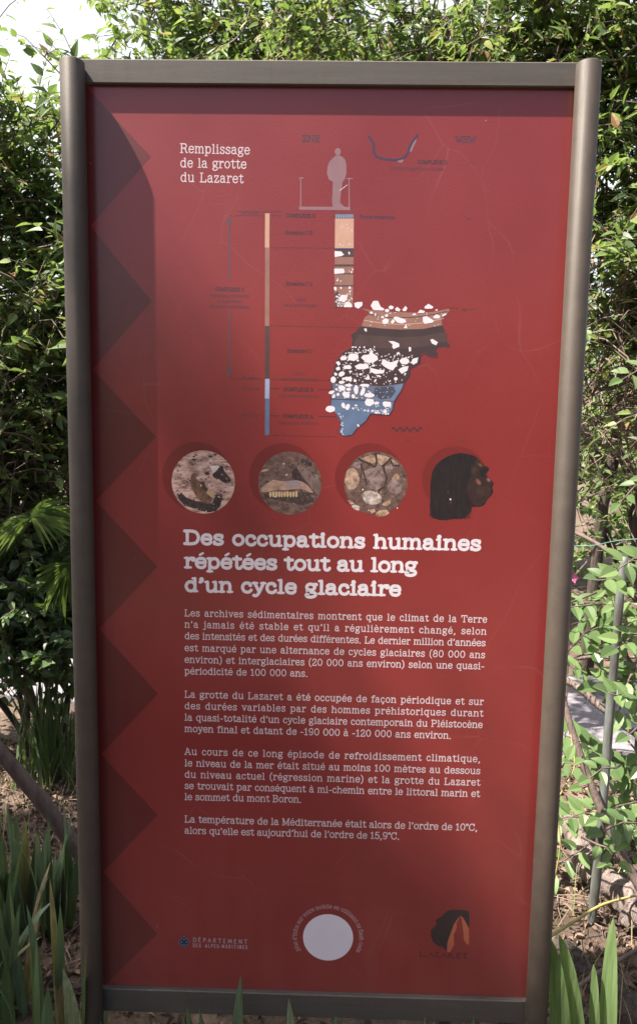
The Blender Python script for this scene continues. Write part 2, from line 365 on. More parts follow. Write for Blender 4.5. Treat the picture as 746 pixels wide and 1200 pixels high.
def wear(m):
    """faint vertical streaks of dirt and dust on the paint"""
    b = m.node_tree.nodes['Principled BSDF']; tc = N(m, 'TexCoord'); mp = N(m, 'Mapping'); mp.inputs['Scale'].default_value = (60, 60, 2.2)
    LK(m, tc.outputs['Object'], mp.inputs[0]); n = N(m, 'TexNoise'); n.inputs['Scale'].default_value = 1; n.inputs['Detail'].default_value = 5; LK(m, mp.outputs[0], n.inputs['Vector'])
    LK(m, ramp(m, n.outputs[0], [(.35, (.54, .54, .54)), (.7, (.72, .72, .72))]), b.inputs['Roughness'])
wear(M['metal'])
M['railmetal'] = noisy(mat('bronze_paint_rail', (.13, .11, .1), 0.42, 0.1), 30, [(.3, (.072, .060, .054)), (.7, (.092, .078, .070))], bump=0.05, bscale=400, stretch=(.2, 1, 3)); wear(M['railmetal'])
sign = empty('information_sign', (0, 0, 0), 'tall dark red information panel with white French text in a bronze metal frame', 'sign')
PY, PR = -.029, .0232                                             # round posts stand a little before the panel
def post(cx, top):
    mb = MB(); k = 48
    ring = [(math.cos(2*math.pi*i/k), math.sin(2*math.pi*i/k)) for i in range(k)]
    lev = [(-.25, 1), (top-.0015, 1), (top, .96)]
    V = [(cx+x*PR*q, PY+y*PR*q, z) for z, q in lev for x, y in ring]
    F = [(l*k+i, l*k+(i+1) % k, (l+1)*k+(i+1) % k, (l+1)*k+i) for l in range(2) for i in range(k)]
    mb.add(V, F); o = mb.build('post', M['metal'], sign, smooth=True)
    cp_ = MB(); cp_.add([(cx+x*PR*.958, PY+y*PR*.958, top+.0002) for x, y in ring] + [(cx+x*PR*.85, PY+y*PR*.85, top+.0022) for x, y in ring],
                        [(i, (i+1) % k, k+(i+1) % k, k+i) for i in range(k)] + [tuple(k+i for i in range(k))])
    cp_.build('post_cap', M['metal'], o)
post(Pn(85, 90, PY)[0], Pn(86, 66.5, PY-.02)[1]); post(Pn(688.5, 90, PY)[0], Pn(688, 69, PY-.02)[1])
def rail(z0, z1):
    mb = MB(); x = .479; y0, y1, b = -.011, .034, .002
    prof = [(y0, z0+b), (y0+b, z0), (y1-b, z0), (y1, z0+b), (y1, z1-b), (y1-b, z1), (y0+b, z1), (y0, z1-b)]
    mb.add([(-x, y, z) for y, z in prof]+[(x, y, z) for y, z in prof], [(i, (i+1) % 8, 8+(i+1) % 8, 8+i) for i in range(8)]+[tuple(range(7, -1, -1)), tuple(range(8, 16))])
    mb.build('rail', M['railmetal'], sign)
zt0, zt1 = Pn(386, 99.5, -.011)[1], Pn(386, 70.5, -.011)[1]; zb1, zb0 = Pn(370, 1166, -.011)[1], Pn(370, 1193, -.011)[1]
rail(zt0, zt1); rail(zb0, zb1)
pm = MB(); x = .4745
pm.add([(-x, 0, zb1+.0006), (x, 0, zb1+.0006), (x, 0, zt0-.0006), (-x, 0, zt0-.0006), (-x, .01, zb1+.0006), (x, .01, zb1+.0006), (x, .01, zt0-.0006), (-x, .01, zt0-.0006)],
       [(0, 1, 2, 3), (5, 4, 7, 6), (4, 0, 3, 7), (1, 5, 6, 2), (3, 2, 6, 7), (4, 5, 1, 0)])
panel = pm.build('panel', M['red'], sign)

# ---------------------------------------------------------------- printed artwork, each block a flat print on the panel
class Art:
    def __init__(s): s.mb = MB(); s.mats = []; s.k = 0
    def mi(s, m):
        if m not in s.mats: s.mats.append(m)
        return s.mats.index(m)
    def lift(s, layer): s.k = (s.k+1) % 9; return -(3.0e-5*layer + 2.4e-6*s.k)
    def face(s, xz, m, layer=1):
        y = s.lift(layer); A = sum(xz[i][0]*xz[(i+1) % len(xz)][1]-xz[(i+1) % len(xz)][0]*xz[i][1] for i in range(len(xz)))
        if A < 0: xz = xz[::-1]
        s.mb.add([(x, y, z) for x, z in xz], [tuple(range(len(xz)))], s.mi(m))
    def poly(s, pts, m, layer=1, tr=None): s.face([Pn(*(tr(*p) if tr else p)) for p in pts], m, layer)
    def ell(s, cx, cy, rx, ry, m, layer=1, tr=None, rot=0, n=14, wob=0):
        pts = []
        for i in range(n):
            a = 2*math.pi*i/n; q = 1+random.uniform(-wob, wob); x_, y_ = rx*q*math.cos(a), ry*q*math.sin(a)
            pts.append((cx+x_*math.cos(rot)-y_*math.sin(rot), cy+x_*math.sin(rot)+y_*math.cos(rot)))
        s.poly(pts, m, layer, tr)
    def disc(s, c, r, m, layer=1, n=64): s.face([(c[0]+r*math.cos(2*math.pi*i/n), c[1]+r*math.sin(2*math.pi*i/n)) for i in range(n)], m, layer)
    def stroke(s, xz, wd, m, layer=1, caps=True, closed=False):
        y = s.lift(layer); n = len(xz); V = []; F = []; h = wd/2
        if closed: caps = False
        for i in range(n):
            a = xz[max(i-1, 0)]; b = xz[min(i+1, n-1)]
            if closed and i in (0, n-1): a, b = xz[n-2], xz[1]
            dx, dz = b[0]-a[0], b[1]-a[1]; l = math.hypot(dx, dz) or 1e-9
            nx, nz_ = -dz/l*h, dx/l*h
            V += [(xz[i][0]-nx, y, xz[i][1]-nz_), (xz[i][0]+nx, y, xz[i][1]+nz_)]
        F = [(2*i, 2*i+2, 2*i+3, 2*i+1) for i in range(n-1)]
        if caps:
            for e, q in ((0, 1), (n-1, n-2)):
                dx, dz = xz[e][0]-xz[q][0], xz[e][1]-xz[q][1]; a0 = math.atan2(dz, dx); o = len(V)
                V += [(xz[e][0]+h*math.cos(a0+t), y, xz[e][1]+h*math.sin(a0+t)) for t in (-1.5708, -.9, -.3, .3, .9, 1.5708)]
                F.append(tuple(range(o, o+6)))
        s.mb.add(V, F, s.mi(m))
    def line(s, pts, wpx, m, layer=1, tr=None, smooth=False, caps=True):
        if tr: pts = [tr(*p) for p in pts]
        if smooth: pts = crom(pts)
        s.stroke([Pn(*p) for p in pts], wpx/575, m, layer, caps)
    def dashes(s, a, b, dash, gap, wpx, m, layer=1):
        L_ = math.hypot(b[0]-a[0], b[1]-a[1]); t = 0
        while t < L_:
            u, v = t/L_, min(1, (t+dash)/L_); s.line([(a[0]+(b[0]-a[0])*u, a[1]+(b[1]-a[1])*u), (a[0]+(b[0]-a[0])*v, a[1]+(b[1]-a[1])*v)], wpx, m, layer, caps=False); t += dash+gap
    def build(s, name): return s.mb.build(name, s.mats, panel)
def crom(P, k=5):
    if len(P) < 3: return list(P)
    out = [P[0]]
    for i in range(len(P)-1):
        p0, p1, p2, p3 = P[max(i-1, 0)], P[i], P[i+1], P[min(i+2, len(P)-1)]
        for j in range(1, k+1):
            t = j/k; out.append(tuple(.5*(2*p1[q]+(p2[q]-p0[q])*t+(2*p0[q]-5*p1[q]+4*p2[q]-p3[q])*t*t+(3*p1[q]-p0[q]-3*p2[q]+p3[q])*t**3) for q in (0, 1)))
    return out

# a drawn slab-serif alphabet: per letter its advance and strokes; L straight, C curved, S serif, D dot (units: cap height)
X = .70
def oval(cx, cy, rx, ry, n=20): return ('C0', [(cx+rx*math.sin(2*math.pi*i/n), cy+ry*math.cos(2*math.pi*i/n)) for i in range(n+1)])
Lc = lambda *p: ('L', list(zip(p[::2], p[1::2])))
Cc = lambda *p: ('C', list(zip(p[::2], p[1::2])))
Sc = lambda x0, x1, y: ('S', [(x0, y), (x1, y)])
Dd = lambda x, y, r=1.0: ('D', [(x, y)], r)
G = {
 'a': (.66, [Cc(.10,.55,.16,.65,.29,.70,.42,.65,.47,.50), Lc(.47,.5,.47,.12), Cc(.47,.12,.50,.02,.60,.02), Cc(.47,.41,.30,.40,.13,.34,.07,.19,.13,.05,.27,0,.40,.06,.47,.18), Dd(.115,.56,.62)]),
 'b': (.70, [Lc(.14,1,.14,0), Sc(.02,.14,1), Cc(.14,.46,.22,.63,.36,.70,.52,.62,.60,.35,.52,.08,.36,0,.22,.06,.14,.22)]),
 'c': (.60, [Cc(.50,.52,.46,.63,.33,.70,.16,.62,.08,.35,.16,.08,.34,0,.47,.06,.54,.17), Dd(.49,.53,.62)]),
 'd': (.74, [Lc(.56,1,.56,0), Sc(.44,.56,1), Sc(.56,.68,0), Cc(.56,.46,.48,.63,.34,.70,.18,.62,.09,.35,.18,.08,.34,0,.48,.06,.56,.22)]),
 'e': (.64, [Lc(.09,.37,.56,.37), Cc(.56,.37,.54,.55,.46,.66,.32,.70,.16,.62,.08,.35,.16,.08,.34,0,.48,.05,.55,.16)]),
 'f': (.46, [Cc(.47,.92,.40,1,.28,.97,.21,.82,.21,.6), Lc(.21,.6,.21,0), Lc(.04,.70,.40,.70), Sc(.07,.38,0), Dd(.46,.91,.5)]),
 'g': (.66, [oval(.30,.47,.21,.23), Cc(.17,.29,.12,.20,.18,.12,.34,.10,.50,.06,.57,-.07,.50,-.22,.30,-.29,.12,-.24,.07,-.12,.18,.0), Cc(.45,.63,.51,.69,.60,.68), Dd(.60,.66,.5)]),
 'h': (.74, [Lc(.15,1,.15,0), Sc(.03,.15,1), Sc(.03,.27,0), Cc(.15,.46,.25,.63,.39,.70,.53,.63,.58,.44), Lc(.58,.44,.58,0), Sc(.46,.70,0)]),
 'i': (.38, [Lc(.19,.70,.19,0), Sc(.06,.19,.70), Sc(.04,.34,0), Dd(.18,.96,.72)]),
 'j': (.36, [Lc(.21,.70,.21,-.1), Cc(.21,-.1,.17,-.24,.05,-.28,-.03,-.21), Sc(.08,.21,.70), Dd(.2,.96,.72), Dd(-.02,-.2,.5)]),
 'l': (.38, [Lc(.19,1,.19,0), Sc(.06,.19,1), Sc(.04,.34,0)]),
 'm': (1.06, [Lc(.15,.70,.15,0), Sc(.03,.15,.70), Sc(.03,.26,0), Cc(.15,.46,.23,.63,.35,.70,.47,.63,.51,.46), Lc(.51,.46,.51,0), Sc(.41,.62,0), Cc(.51,.46,.60,.63,.72,.70,.85,.63,.89,.44), Lc(.89,.44,.89,0), Sc(.78,1.01,0)]),
 'n': (.74, [Lc(.15,.70,.15,0), Sc(.03,.15,.70), Sc(.03,.27,0), Cc(.15,.46,.25,.63,.39,.70,.53,.63,.58,.44), Lc(.58,.44,.58,0), Sc(.46,.70,0)]),
 'o': (.67, [oval(.335,.35,.255,.35)]),
 'p': (.72, [Lc(.15,.70,.15,-.28), Sc(.03,.15,.70), Sc(.03,.28,-.28), Cc(.15,.46,.24,.63,.38,.70,.54,.62,.62,.35,.54,.08,.38,0,.24,.06,.15,.22)]),
 'q': (.72, [Lc(.56,.70,.56,-.28), Sc(.56,.66,.70), Sc(.43,.68,-.28), Cc(.56,.46,.48,.63,.34,.70,.18,.62,.09,.35,.18,.08,.34,0,.48,.06,.56,.22)]),
 'r': (.56, [Lc(.17,.70,.17,0), Sc(.04,.17,.70), Sc(.04,.35,0), Cc(.17,.40,.24,.58,.36,.69,.48,.68), Dd(.48,.62,.85)]),
 's': (.58, [Cc(.47,.54,.43,.65,.29,.70,.14,.64,.11,.50,.22,.39,.38,.32,.50,.21,.46,.06,.29,0,.14,.05,.08,.17), Lc(.48,.66,.48,.52), Lc(.08,.04,.08,.18)]),
 't': (.50, [Lc(.22,.92,.22,.18), Cc(.22,.18,.25,.05,.35,0,.44,.05,.48,.14), Lc(.04,.70,.43,.70)]),
 'u': (.74, [Lc(.15,.70,.15,.24), Cc(.15,.24,.19,.06,.33,0,.47,.06,.57,.24), Lc(.57,.70,.57,0), Sc(.03,.15,.70), Sc(.45,.57,.70), Sc(.57,.70,0)]),
 'v': (.66, [Lc(.10,.70,.33,0), Lc(.33,0,.57,.70), Sc(0,.23,.70), Sc(.45,.67,.70)]),
 'w': (.96, [Lc(.10,.70,.29,0), Lc(.29,0,.48,.66), Lc(.48,.66,.67,0), Lc(.67,0,.86,.70), Sc(0,.22,.70), Sc(.75,.96,.70)]),
 'x': (.68, [Lc(.10,.70,.58,0), Lc(.58,.70,.10,0), Sc(.01,.24,.70), Sc(.45,.67,.70), Sc(0,.22,0), Sc(.45,.68,0)]),
 'y': (.66, [Lc(.10,.70,.35,.03), Cc(.57,.70,.36,.05,.27,-.16,.17,-.27,.06,-.25), Sc(0,.23,.70), Sc(.45,.67,.70), Dd(.07,-.23,.5)]),
 'z': (.58, [Lc(.09,.70,.48,.70), Lc(.48,.70,.08,0), Lc(.08,0,.50,0), Lc(.09,.70,.09,.54), Lc(.50,0,.50,.17)]),
 'A': (.86, [Lc(.10,0,.42,1), Lc(.42,1,.76,0), Lc(.24,.34,.62,.34), Sc(0,.26,0), Sc(.60,.87,0), Sc(.30,.42,1)]),
 'B': (.80, [Lc(.17,1,.17,0), Cc(.05,1,.42,1,.60,.93,.62,.76,.56,.58,.42,.53,.17,.53), Cc(.42,.53,.60,.47,.68,.28,.60,.06,.42,0,.05,0)]),
 'C': (.82, [Cc(.69,.70,.60,.92,.42,1,.18,.88,.08,.5,.18,.12,.42,0,.62,.08,.72,.28), Lc(.70,1,.70,.68)]),
 'D': (.86, [Lc(.17,1,.17,0), Cc(.03,1,.42,1,.66,.88,.77,.5,.66,.12,.42,0,.03,0)]),
 'E': (.78, [Lc(.17,1,.17,0), Lc(.04,1,.66,1), Lc(.04,0,.70,0), Lc(.17,.52,.48,.52), Lc(.66,1,.66,.78), Lc(.70,0,.70,.24), Lc(.48,.62,.48,.42)]),
 'F': (.74, [Lc(.17,1,.17,0), Lc(.04,1,.66,1), Sc(.04,.32,0), Lc(.17,.5,.48,.5), Lc(.66,1,.66,.76)]),
 'I': (.42, [Lc(.21,1,.21,0), Sc(.05,.37,1), Sc(.05,.37,0)]),
 'L': (.74, [Lc(.17,1,.17,0), Sc(.04,.34,1), Lc(.04,0,.66,0), Lc(.66,0,.66,.27)]),
 'M': (1.04, [Lc(.17,1,.17,0), Lc(.17,1,.50,.1), Lc(.50,.1,.85,1), Lc(.85,1,.85,0), Sc(.03,.17,1), Sc(.85,.99,1), Sc(.03,.32,0), Sc(.70,.99,0)]),
 'N': (.92, [Lc(.17,1,.17,0), Lc(.17,1,.73,0), Lc(.73,0,.73,1), Sc(.03,.17,1), Sc(.60,.87,1), Sc(.03,.31,0)]),
 'O': (.86, [oval(.43,.5,.35,.5)]),
 'P': (.78, [Lc(.17,1,.17,0), Cc(.04,1,.42,1,.60,.94,.67,.74,.60,.54,.42,.47,.17,.47), Sc(.04,.33,0)]),
 'R': (.86, [Lc(.17,1,.17,0), Cc(.04,1,.44,1,.62,.94,.68,.76,.62,.58,.44,.51,.17,.51), Cc(.44,.51,.58,.40,.63,.2,.70,.03,.82,.03), Sc(.04,.32,0)]),
 'S': (.72, [Cc(.58,.74,.54,.92,.35,1,.16,.93,.11,.74,.22,.58,.44,.48,.60,.35,.62,.2,.52,.04,.34,0,.16,.07,.09,.25), Lc(.60,.96,.60,.72), Lc(.08,.03,.08,.27)]),
 'T': (.82, [Lc(.41,1,.41,0), Lc(.06,1,.76,1), Lc(.06,1,.06,.74), Lc(.76,1,.76,.74), Sc(.26,.56,0)]),
 'U': (.90, [Lc(.16,1,.16,.3), Cc(.16,.3,.22,.07,.44,0,.66,.07,.72,.3), Lc(.72,.3,.72,1), Sc(.02,.30,1), Sc(.58,.86,1)]),
 'W': (1.10, [Lc(.12,1,.34,0), Lc(.34,0,.55,.8), Lc(.55,.8,.76,0), Lc(.76,0,.98,1), Sc(0,.26,1), Sc(.84,1.1,1)]),
 'X': (.88, [Lc(.12,1,.74,0), Lc(.74,1,.12,0), Sc(.01,.27,1), Sc(.60,.86,1), Sc(0,.26,0), Sc(.60,.87,0)]),
 '0': (.74, [oval(.37,.5,.27,.5)]),
 '1': (.58, [Lc(.30,1,.30,0), Cc(.30,1,.22,.88,.10,.82), Sc(.10,.50,0)]),
 '2': (.68, [Cc(.11,.72,.18,.93,.34,1,.52,.92,.56,.73,.44,.5,.2,.25,.09,.03), Lc(.09,.0,.58,.0), Lc(.58,0,.58,.2), Dd(.13,.73,.6)]),
 '3': (.68, [Cc(.12,.80,.2,.96,.35,1,.51,.92,.53,.73,.44,.57,.28,.53), Cc(.28,.53,.50,.48,.58,.27,.50,.06,.32,0,.15,.06,.09,.22)]),
 '5': (.68, [Lc(.55,1,.17,1), Lc(.17,1,.13,.52), Cc(.13,.52,.22,.60,.36,.62,.53,.52,.58,.31,.50,.07,.32,0,.16,.05,.09,.2)]),
 '6': (.70, [Cc(.55,.88,.45,.99,.34,1,.17,.85,.10,.45,.16,.1,.35,0,.53,.08,.59,.3,.52,.53,.36,.6,.19,.52,.11,.36)]),
 '7': (.66, [Lc(.08,1,.58,1), Cc(.58,1,.38,.6,.28,.3,.26,0), Lc(.08,1,.08,.8)]),
 '8': (.70, [oval(.35,.76,.21,.24), oval(.35,.27,.26,.27)]),
 '9': (.70, [Cc(.14,.12,.24,.01,.36,0,.52,.15,.59,.55,.53,.9,.34,1,.16,.92,.10,.7,.17,.47,.33,.4,.5,.48,.58,.64)]),
 '.': (.34, [Dd(.16,.0,.8)]), ',': (.34, [Dd(.17,.0,.8), Cc(.20,.0,.18,-.12,.08,-.2)]),
 '’': (.30, [Dd(.15,.93,.75), Cc(.18,.93,.17,.80,.07,.72)]), "'": (.26, [Lc(.13,1,.12,.74)]),
 '-': (.46, [Lc(.08,.36,.38,.36)]), '(': (.42, [Cc(.34,1.1,.16,.8,.12,.42,.16,.06,.34,-.22)]), ')': (.42, [Cc(.08,1.1,.26,.8,.30,.42,.26,.06,.08,-.22)]),
 '°': (.38, [oval(.18,.86,.12,.13, 12)]), ' ': (.36, []),
}
for base_, marks in {'é': ('e', 'a'), 'è': ('e', 'g'), 'ê': ('e', 'c'), 'à': ('a', 'g'), 'É': ('E', 'a')}.items() if False else [('é', ('e', 'a')), ('è', ('e', 'g')), ('ê', ('e', 'c')), ('à', ('a', 'g')), ('É', ('E', 'A'))]:
    b_, k_ = marks; dx = .32 if b_ in 'ea' else .38
    acc = {'a': [Lc(dx-.05,.88,dx+.11,1.02)], 'g': [Lc(dx-.12,1.02,dx+.05,.88)], 'c': [Lc(dx-.15,.88,dx,1.02), Lc(dx,1.02,dx+.15,.88)], 'A': [Lc(dx-.04,1.16,dx+.12,1.32)]}[k_]
    acc = [('K', q[1]) for q in acc]
    G[base_] = (G[b_][0], G[b_][1]+acc)
G['ç'] = (G['c'][0], G['c'][1]+[Cc(.34,0,.36,-.1,.42,-.17,.34,-.25,.24,-.24)])
def sans(ch):
    a, st = G[ch]
    SA = {'D': [Lc(.15,1,.15,0), Cc(.15,1,.42,1,.66,.88,.75,.5,.66,.12,.42,0,.15,0)], 'E': [Lc(.15,1,.15,0), Lc(.15,1,.58,1), Lc(.15,.52,.54,.52), Lc(.15,0,.6,0)],
          'I': [Lc(.2,1,.2,0)], 'M': [Lc(.12,0,.2,1), Lc(.2,1,.5,.15), Lc(.5,.15,.8,1), Lc(.8,1,.9,0)], 'T': [Lc(.41,1,.41,0), Lc(.08,1,.74,1)], 'B': None,
          'P': [Lc(.17,1,.17,0), Cc(.17,1,.42,1,.6,.94,.64,.74,.6,.54,.42,.47,.17,.47)], 'R': [Lc(.17,1,.17,0), Cc(.17,1,.42,1,.6,.94,.64,.76,.6,.56,.42,.5,.17,.5), Lc(.4,.5,.66,0)],
          'L': [Lc(.17,1,.17,0), Lc(.17,0,.58,0)], 'S': G['S'][1][:1]}
    if ch == 'É': return a, SA['E'] + [Lc(.34,1.14,.48,1.30)]
    return a, SA.get(ch) or [q for q in st if q[0] not in 'SD']
def adv(txt, fs=None): return [(sans(c) if fs else G[c])[0] for c in txt]
def glyph(art, ch, org, u, v, cap, xs, wt, m, layer, fs=None, ser=.8):
    def tr(p):
        yy = p[1]; yy = yy*1.06 if 0 < yy <= .7 and ch.islower() else yy
        x_, z_ = p[0]*cap*xs, (wt/2 + yy*(1-wt))*cap
        return (org[0]+u[0]*x_+v[0]*z_, org[1]+u[1]*x_+v[1]*z_)
    for q in (sans(ch) if fs else G[ch])[1]:
        if q[0] == 'D': c = tr(q[1][0]); art.disc(c, wt*cap*q[2], m, layer, 12); continue
        P = crom(q[1]) if q[0] == 'C' else q[1]
        if q[0] == 'K': P = [(x_, z_ + wt*.95 - .06) for x_, z_ in P]
        art.stroke([tr(p) for p in P], wt*cap*(ser if q[0] == 'S' else .72 if q[0] == 'K' else 1), m, layer, closed=(q[0] == 'C0'))
FIT = []
def text(art, s, a, b, cap_px, wt, m, layer=2, xs=1.0, fs=None, center=False, ser=.8):
    A = Pn(*a); cap = math.dist(Pn(*a), Pn(a[0], a[1]-cap_px))
    ad = adv(s, fs); nat = sum(ad)*cap*xs
    if b is None: b = (a[0]+100, a[1]+2); end = False
    else: end = True
    B = Pn(*b); dl = math.dist(A, B); u = ((B[0]-A[0])/dl, (B[1]-A[1])/dl); v = (-u[1], u[0])
    tk = 0; ns = s.count(' '); nl_ = len(s)-1
    if end: tk = (dl-nat+.08*cap*xs)/(nl_+1.6*ns); FIT.append((s[:14], round(tk/cap, 3)))
    pos = -nat/2 if center else 0
    for ch, a_ in zip(s, ad):
        glyph(art, ch, (A[0]+u[0]*pos, A[1]+u[1]*pos), u, v, cap, xs, wt, m, layer, fs, ser)
        pos += a_*cap*xs + tk + (1.6*tk if ch == ' ' else 0)
I = {k: print_mat('ink_'+k, c, var) for k, c, var in [
    ('white', (.66, .61, .66), .04), ('pale', (.60, .51, .55), .05), ('greypink', (.25, .135, .15), .06), ('dark', (.060, .022, .030), .1), ('navy', (.035, .030, .065), .1),
    ('faint', (.105, .030, .038), .08), ('tan', (.52, .30, .22), .08), ('brown', (.28, .135, .105), .12), ('umber', (.052, .027, .029), .16), ('umber_b', (.075, .041, .040), .14),
    ('slate', (.115, .125, .19), .25), ('slate_b', (.055, .06, .10), .2), ('sky', (.30, .36, .52), .05), ('blue', (.105, .15, .25), .14), ('blue_b', (.13, .175, .27), .14),
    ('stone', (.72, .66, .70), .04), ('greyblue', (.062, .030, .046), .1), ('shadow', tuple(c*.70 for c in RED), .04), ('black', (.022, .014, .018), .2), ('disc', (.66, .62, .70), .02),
    ('curve', (.36, .24, .26), .05), ('orange', (.42, .12, .065), .08), ('logo', (.040, .028, .030), .08), ('emblem', (.022, .030, .085), .1), ('emblem_b', (.15, .17, .24), .05)]}
# zigzag border
a = Art()
Z = [(103, 104), (177, 184), (106, 265), (178, 353), (108.5, 433), (183, 512), (112.5, 587), (184.5, 664), (116, 737), (185.5, 813), (118.5, 884), (185, 955), (121, 1022), (184.5, 1094.5), (122.5, 1155)]
pl = [Pn(*p) for p in Z]; xl = -.4744
a.face([(xl, pl[0][1]+.01)] + pl + [(xl, pl[-1][1]-.004)], M['dred'], 1)
a.build('zigzag_border')
# texts
a = Art()
for s, p, q in [('Remplissage', (211, 179.4), (292, 181.3)), ('de la grotte', (211, 196.3), (288, 198)), ('du Lazaret', (211.3, 213.2), (284.3, 215))]: text(a, s, p, q, 11.6, .105, I['pale'], xs=.98)
a.build('title_text')
a = Art()
for s, p, q in [('Des occupations humaines', (215.8, 638.8), (561.2, 646.3)), ('répétées tout au long', (216, 666.6), (486.7, 672)), ('d’un cycle glaciaire', (216.2, 694.2), (467.7, 699.5))]: text(a, s, p, q, 18.4, .198, I['white'], xs=1.175, ser=.74)
a.build('heading_text')
a = Art(); lx = 216.3
BODY = [('Les archives sédimentaires montrent que le climat de la Terre', 722.4, 569.5, 730), ('n’a jamais été stable et qu’il a régulièrement changé, selon', 735.7, 568.7, 744), ('des intensités et des durées différentes. Le dernier million d’années', 749.2, 567.7, 757.6),
 ('est marqué par une alternance de cycles glaciaires (80 000 ans', 763.2, 567.1, 771.6), ('environ) et interglaciaires (20 000 ans environ) selon une quasi-', 776.9, 566.3, 784.7), ('périodicité de 100 000 ans.', 790.4, 360, 793.3),
 ('La grotte du Lazaret a été occupée de façon périodique et sur', 817.7, 565.5, 826.5), ('des durées variables par des hommes préhistoriques durant', 831.2, 565, 840), ('la quasi-totalité d’un cycle glaciaire contemporain du Pléistocène', 844.7, 564.2, 853.4), ('moyen final et datant de -190 000 à -120 000 ans environ.', 857.9, 527.7, 866),
 ('Au cours de ce long épisode de refroidissement climatique,', 884.7, 561.8, 893.5), ('le niveau de la mer était situé au moins 100 mètres au dessous', 898.2, 561.5, 907.5), ('du niveau actuel (régression marine) et la grotte du Lazaret', 911.5, 561.3, 921), ('se trouvait par conséquent à mi-chemin entre le littoral marin et', 924.7, 561, 934.3), ('le sommet du mont Boron.', 937.7, 352.5, 940.9),
 ('La température de la Méditerranée était alors de l’ordre de 10°C,', 963.9, 558.4, 973.9), ('alors qu’elle est aujourd’hui de l’ordre de 15,9°C.', 977.2, 467.2, 984)]
for s, y0, x1, y1 in BODY: text(a, s, (lx, y0), (x1, y1), 8.5, .118, I['pale'], xs=.99)
a.build('body_text')
a = Art()
for s, x_, y_, c, w_ in [('ENE', 354, 166.3, 8.6, .2), ('WSW', 532.5, 167.6, 8.6, .2)]: text(a, s, (x_, y_), None, c, .15, I['greyblue'], xs=1.02)
for s, x_, y_ in [('COMPLEXE E', 352, 255), ('COMPLEXE C', 269, 341.5), ('COMPLEXE B', 349.5, 458.8), ('COMPLEXE A', 349, 490.3), ('COMPLEXE D', 506, 192.5)]: text(a, s, (x_, y_), None, 4.8, .19, I['dark'], xs=.95, center=True)
for s, x_, y_ in [('Ensemble C III', 350, 275), ('Ensemble C II', 350.5, 335), ('Ensemble C I', 351, 413.5)]: text(a, s, (x_, y_), None, 4.5, .16, I['dark'], xs=.90, center=True)
text(a, 'Plancher stalagmitique', (421, 255.7), None, 3.8, .17, I['greyblue'], xs=.84)
for s, x_, y_ in [('Remplissage continental', 269, 348.6), ('de la grotte sur', 269, 355), ('des plages interglaciaires', 269, 361.2), ('Limite', 352, 353), ('de la fouille actuelle', 352, 359.7), ('Début', 350, 439.7),
                  ('du stade isotopique 6', 350.5, 446.5), ('Plage marine supérieure', 349.5, 466), ('Plage marine inférieure', 349, 497.6), ('Plancher stalagmitique et sa base', 488, 199.6)]: text(a, s, (x_, y_), None, 4.2, .12, I['faint'], xs=.80, center=True)
for s, x_, y_ in [('120 000 ans', 293.5, 445), ('170 000 ans', 293.5, 457.5), ('190 000 ans', 293.5, 488.5), ('110 000 ans', 293, 251.5)]: text(a, s, (x_, y_), None, 3.6, .13, I['faint'], xs=.80, center=True)
for x0, y0, x1 in [(278, 247.8, 330), (278, 252.5, 330), (393-5, 247.6, 393), (393-5, 254, 393), (540, 362, 557)]: a.line([(x0, y0), (x1, y0+.3)], .7, I['faint'], 2, caps=False)
for a_, b_ in [((317, 290), (392, 291)), ((317, 381.8), (420, 384)), ((392, 360), (422, 360.5)), ((526, 361), (536, 361.5)), ((270, 443.5), (392, 446)), ((315, 510), (395, 512)), ((270, 252.8), (278, 253))]: a.dashes(a_, b_, 2.2, 1.6, .8, I['dark'], 2)
for x0, y0, x1, y1 in [(316, 455.3, 327, 455.6), (373, 456.3, 393, 456.8), (316, 487, 327, 487.4), (373, 488, 398, 488.6), (384, 445, 392, 445.6)]: a.line([(x0, y0), (x1, y1)], .9, I['dark'], 2, caps=False)
for (x_, y_) in [(552, 190.5), (548, 255.5), (544, 363), (478, 515.5), (540, 516)]: text(a, '-' * 3, (x_, y_+2.5), None, 5, .22, I['faint'], xs=1.0, center=True)
a.build('diagram_labels')
# section drawing
random.seed(11); a = Art()
T1 = lambda x_, y_: (375+x_/4.6625, 350+y_/4.6625); T2 = lambda x_, y_: (375+x_/4.6625, 400+y_/4.6625); T3 = lambda x_, y_: (380+x_/9.233, 240+y_/9.233); T4 = lambda x_, y_: (340+x_/3.108, 145+y_/3.108)
a.poly([(222,52),(262,70),(268,85),(245,100),(236,118),(225,150),(330,162),(440,169),(560,165),(666,145),(662,122),(668,100),(690,82),(708,62),(700,55),(630,70),(560,78),(400,72),(330,68),(270,62)], I['brown'], 2, T1)
a.line([(268,85),(330,98),(440,104),(560,96),(690,70)], 1.0, I['umber_b'], 3, T1, True); a.line([(240,118),(330,132),(440,140),(560,132),(662,110)], 1.0, I['tan'], 3, T1, True)
a.poly([(225,150),(330,162),(440,170),(560,165),(666,145),(680,175),(692,200),(690,235),(710,258),(700,270),(665,262),(640,268),(632,285),(645,305),(640,315),(585,308),(575,295),(550,300),(545,330),(300,345),(110,320),(130,288),(150,280),(172,265),(175,215),(165,200),(195,180),(212,158)], I['umber'], 2, T1)
a.poly([(212,195),(330,205),(440,212),(560,205),(685,182),(690,232),(560,262),(440,275),(330,270),(180,255)], I['umber_b'], 3, T1)
a.poly([(130,60),(100,95),(80,140),(65,200),(62,232),(180,238),(330,248),(400,243),(458,230),(488,185),(490,150),(520,135),(545,120),(548,75),(540,60),(300,50),(180,55)], I['umber'], 3, T2)
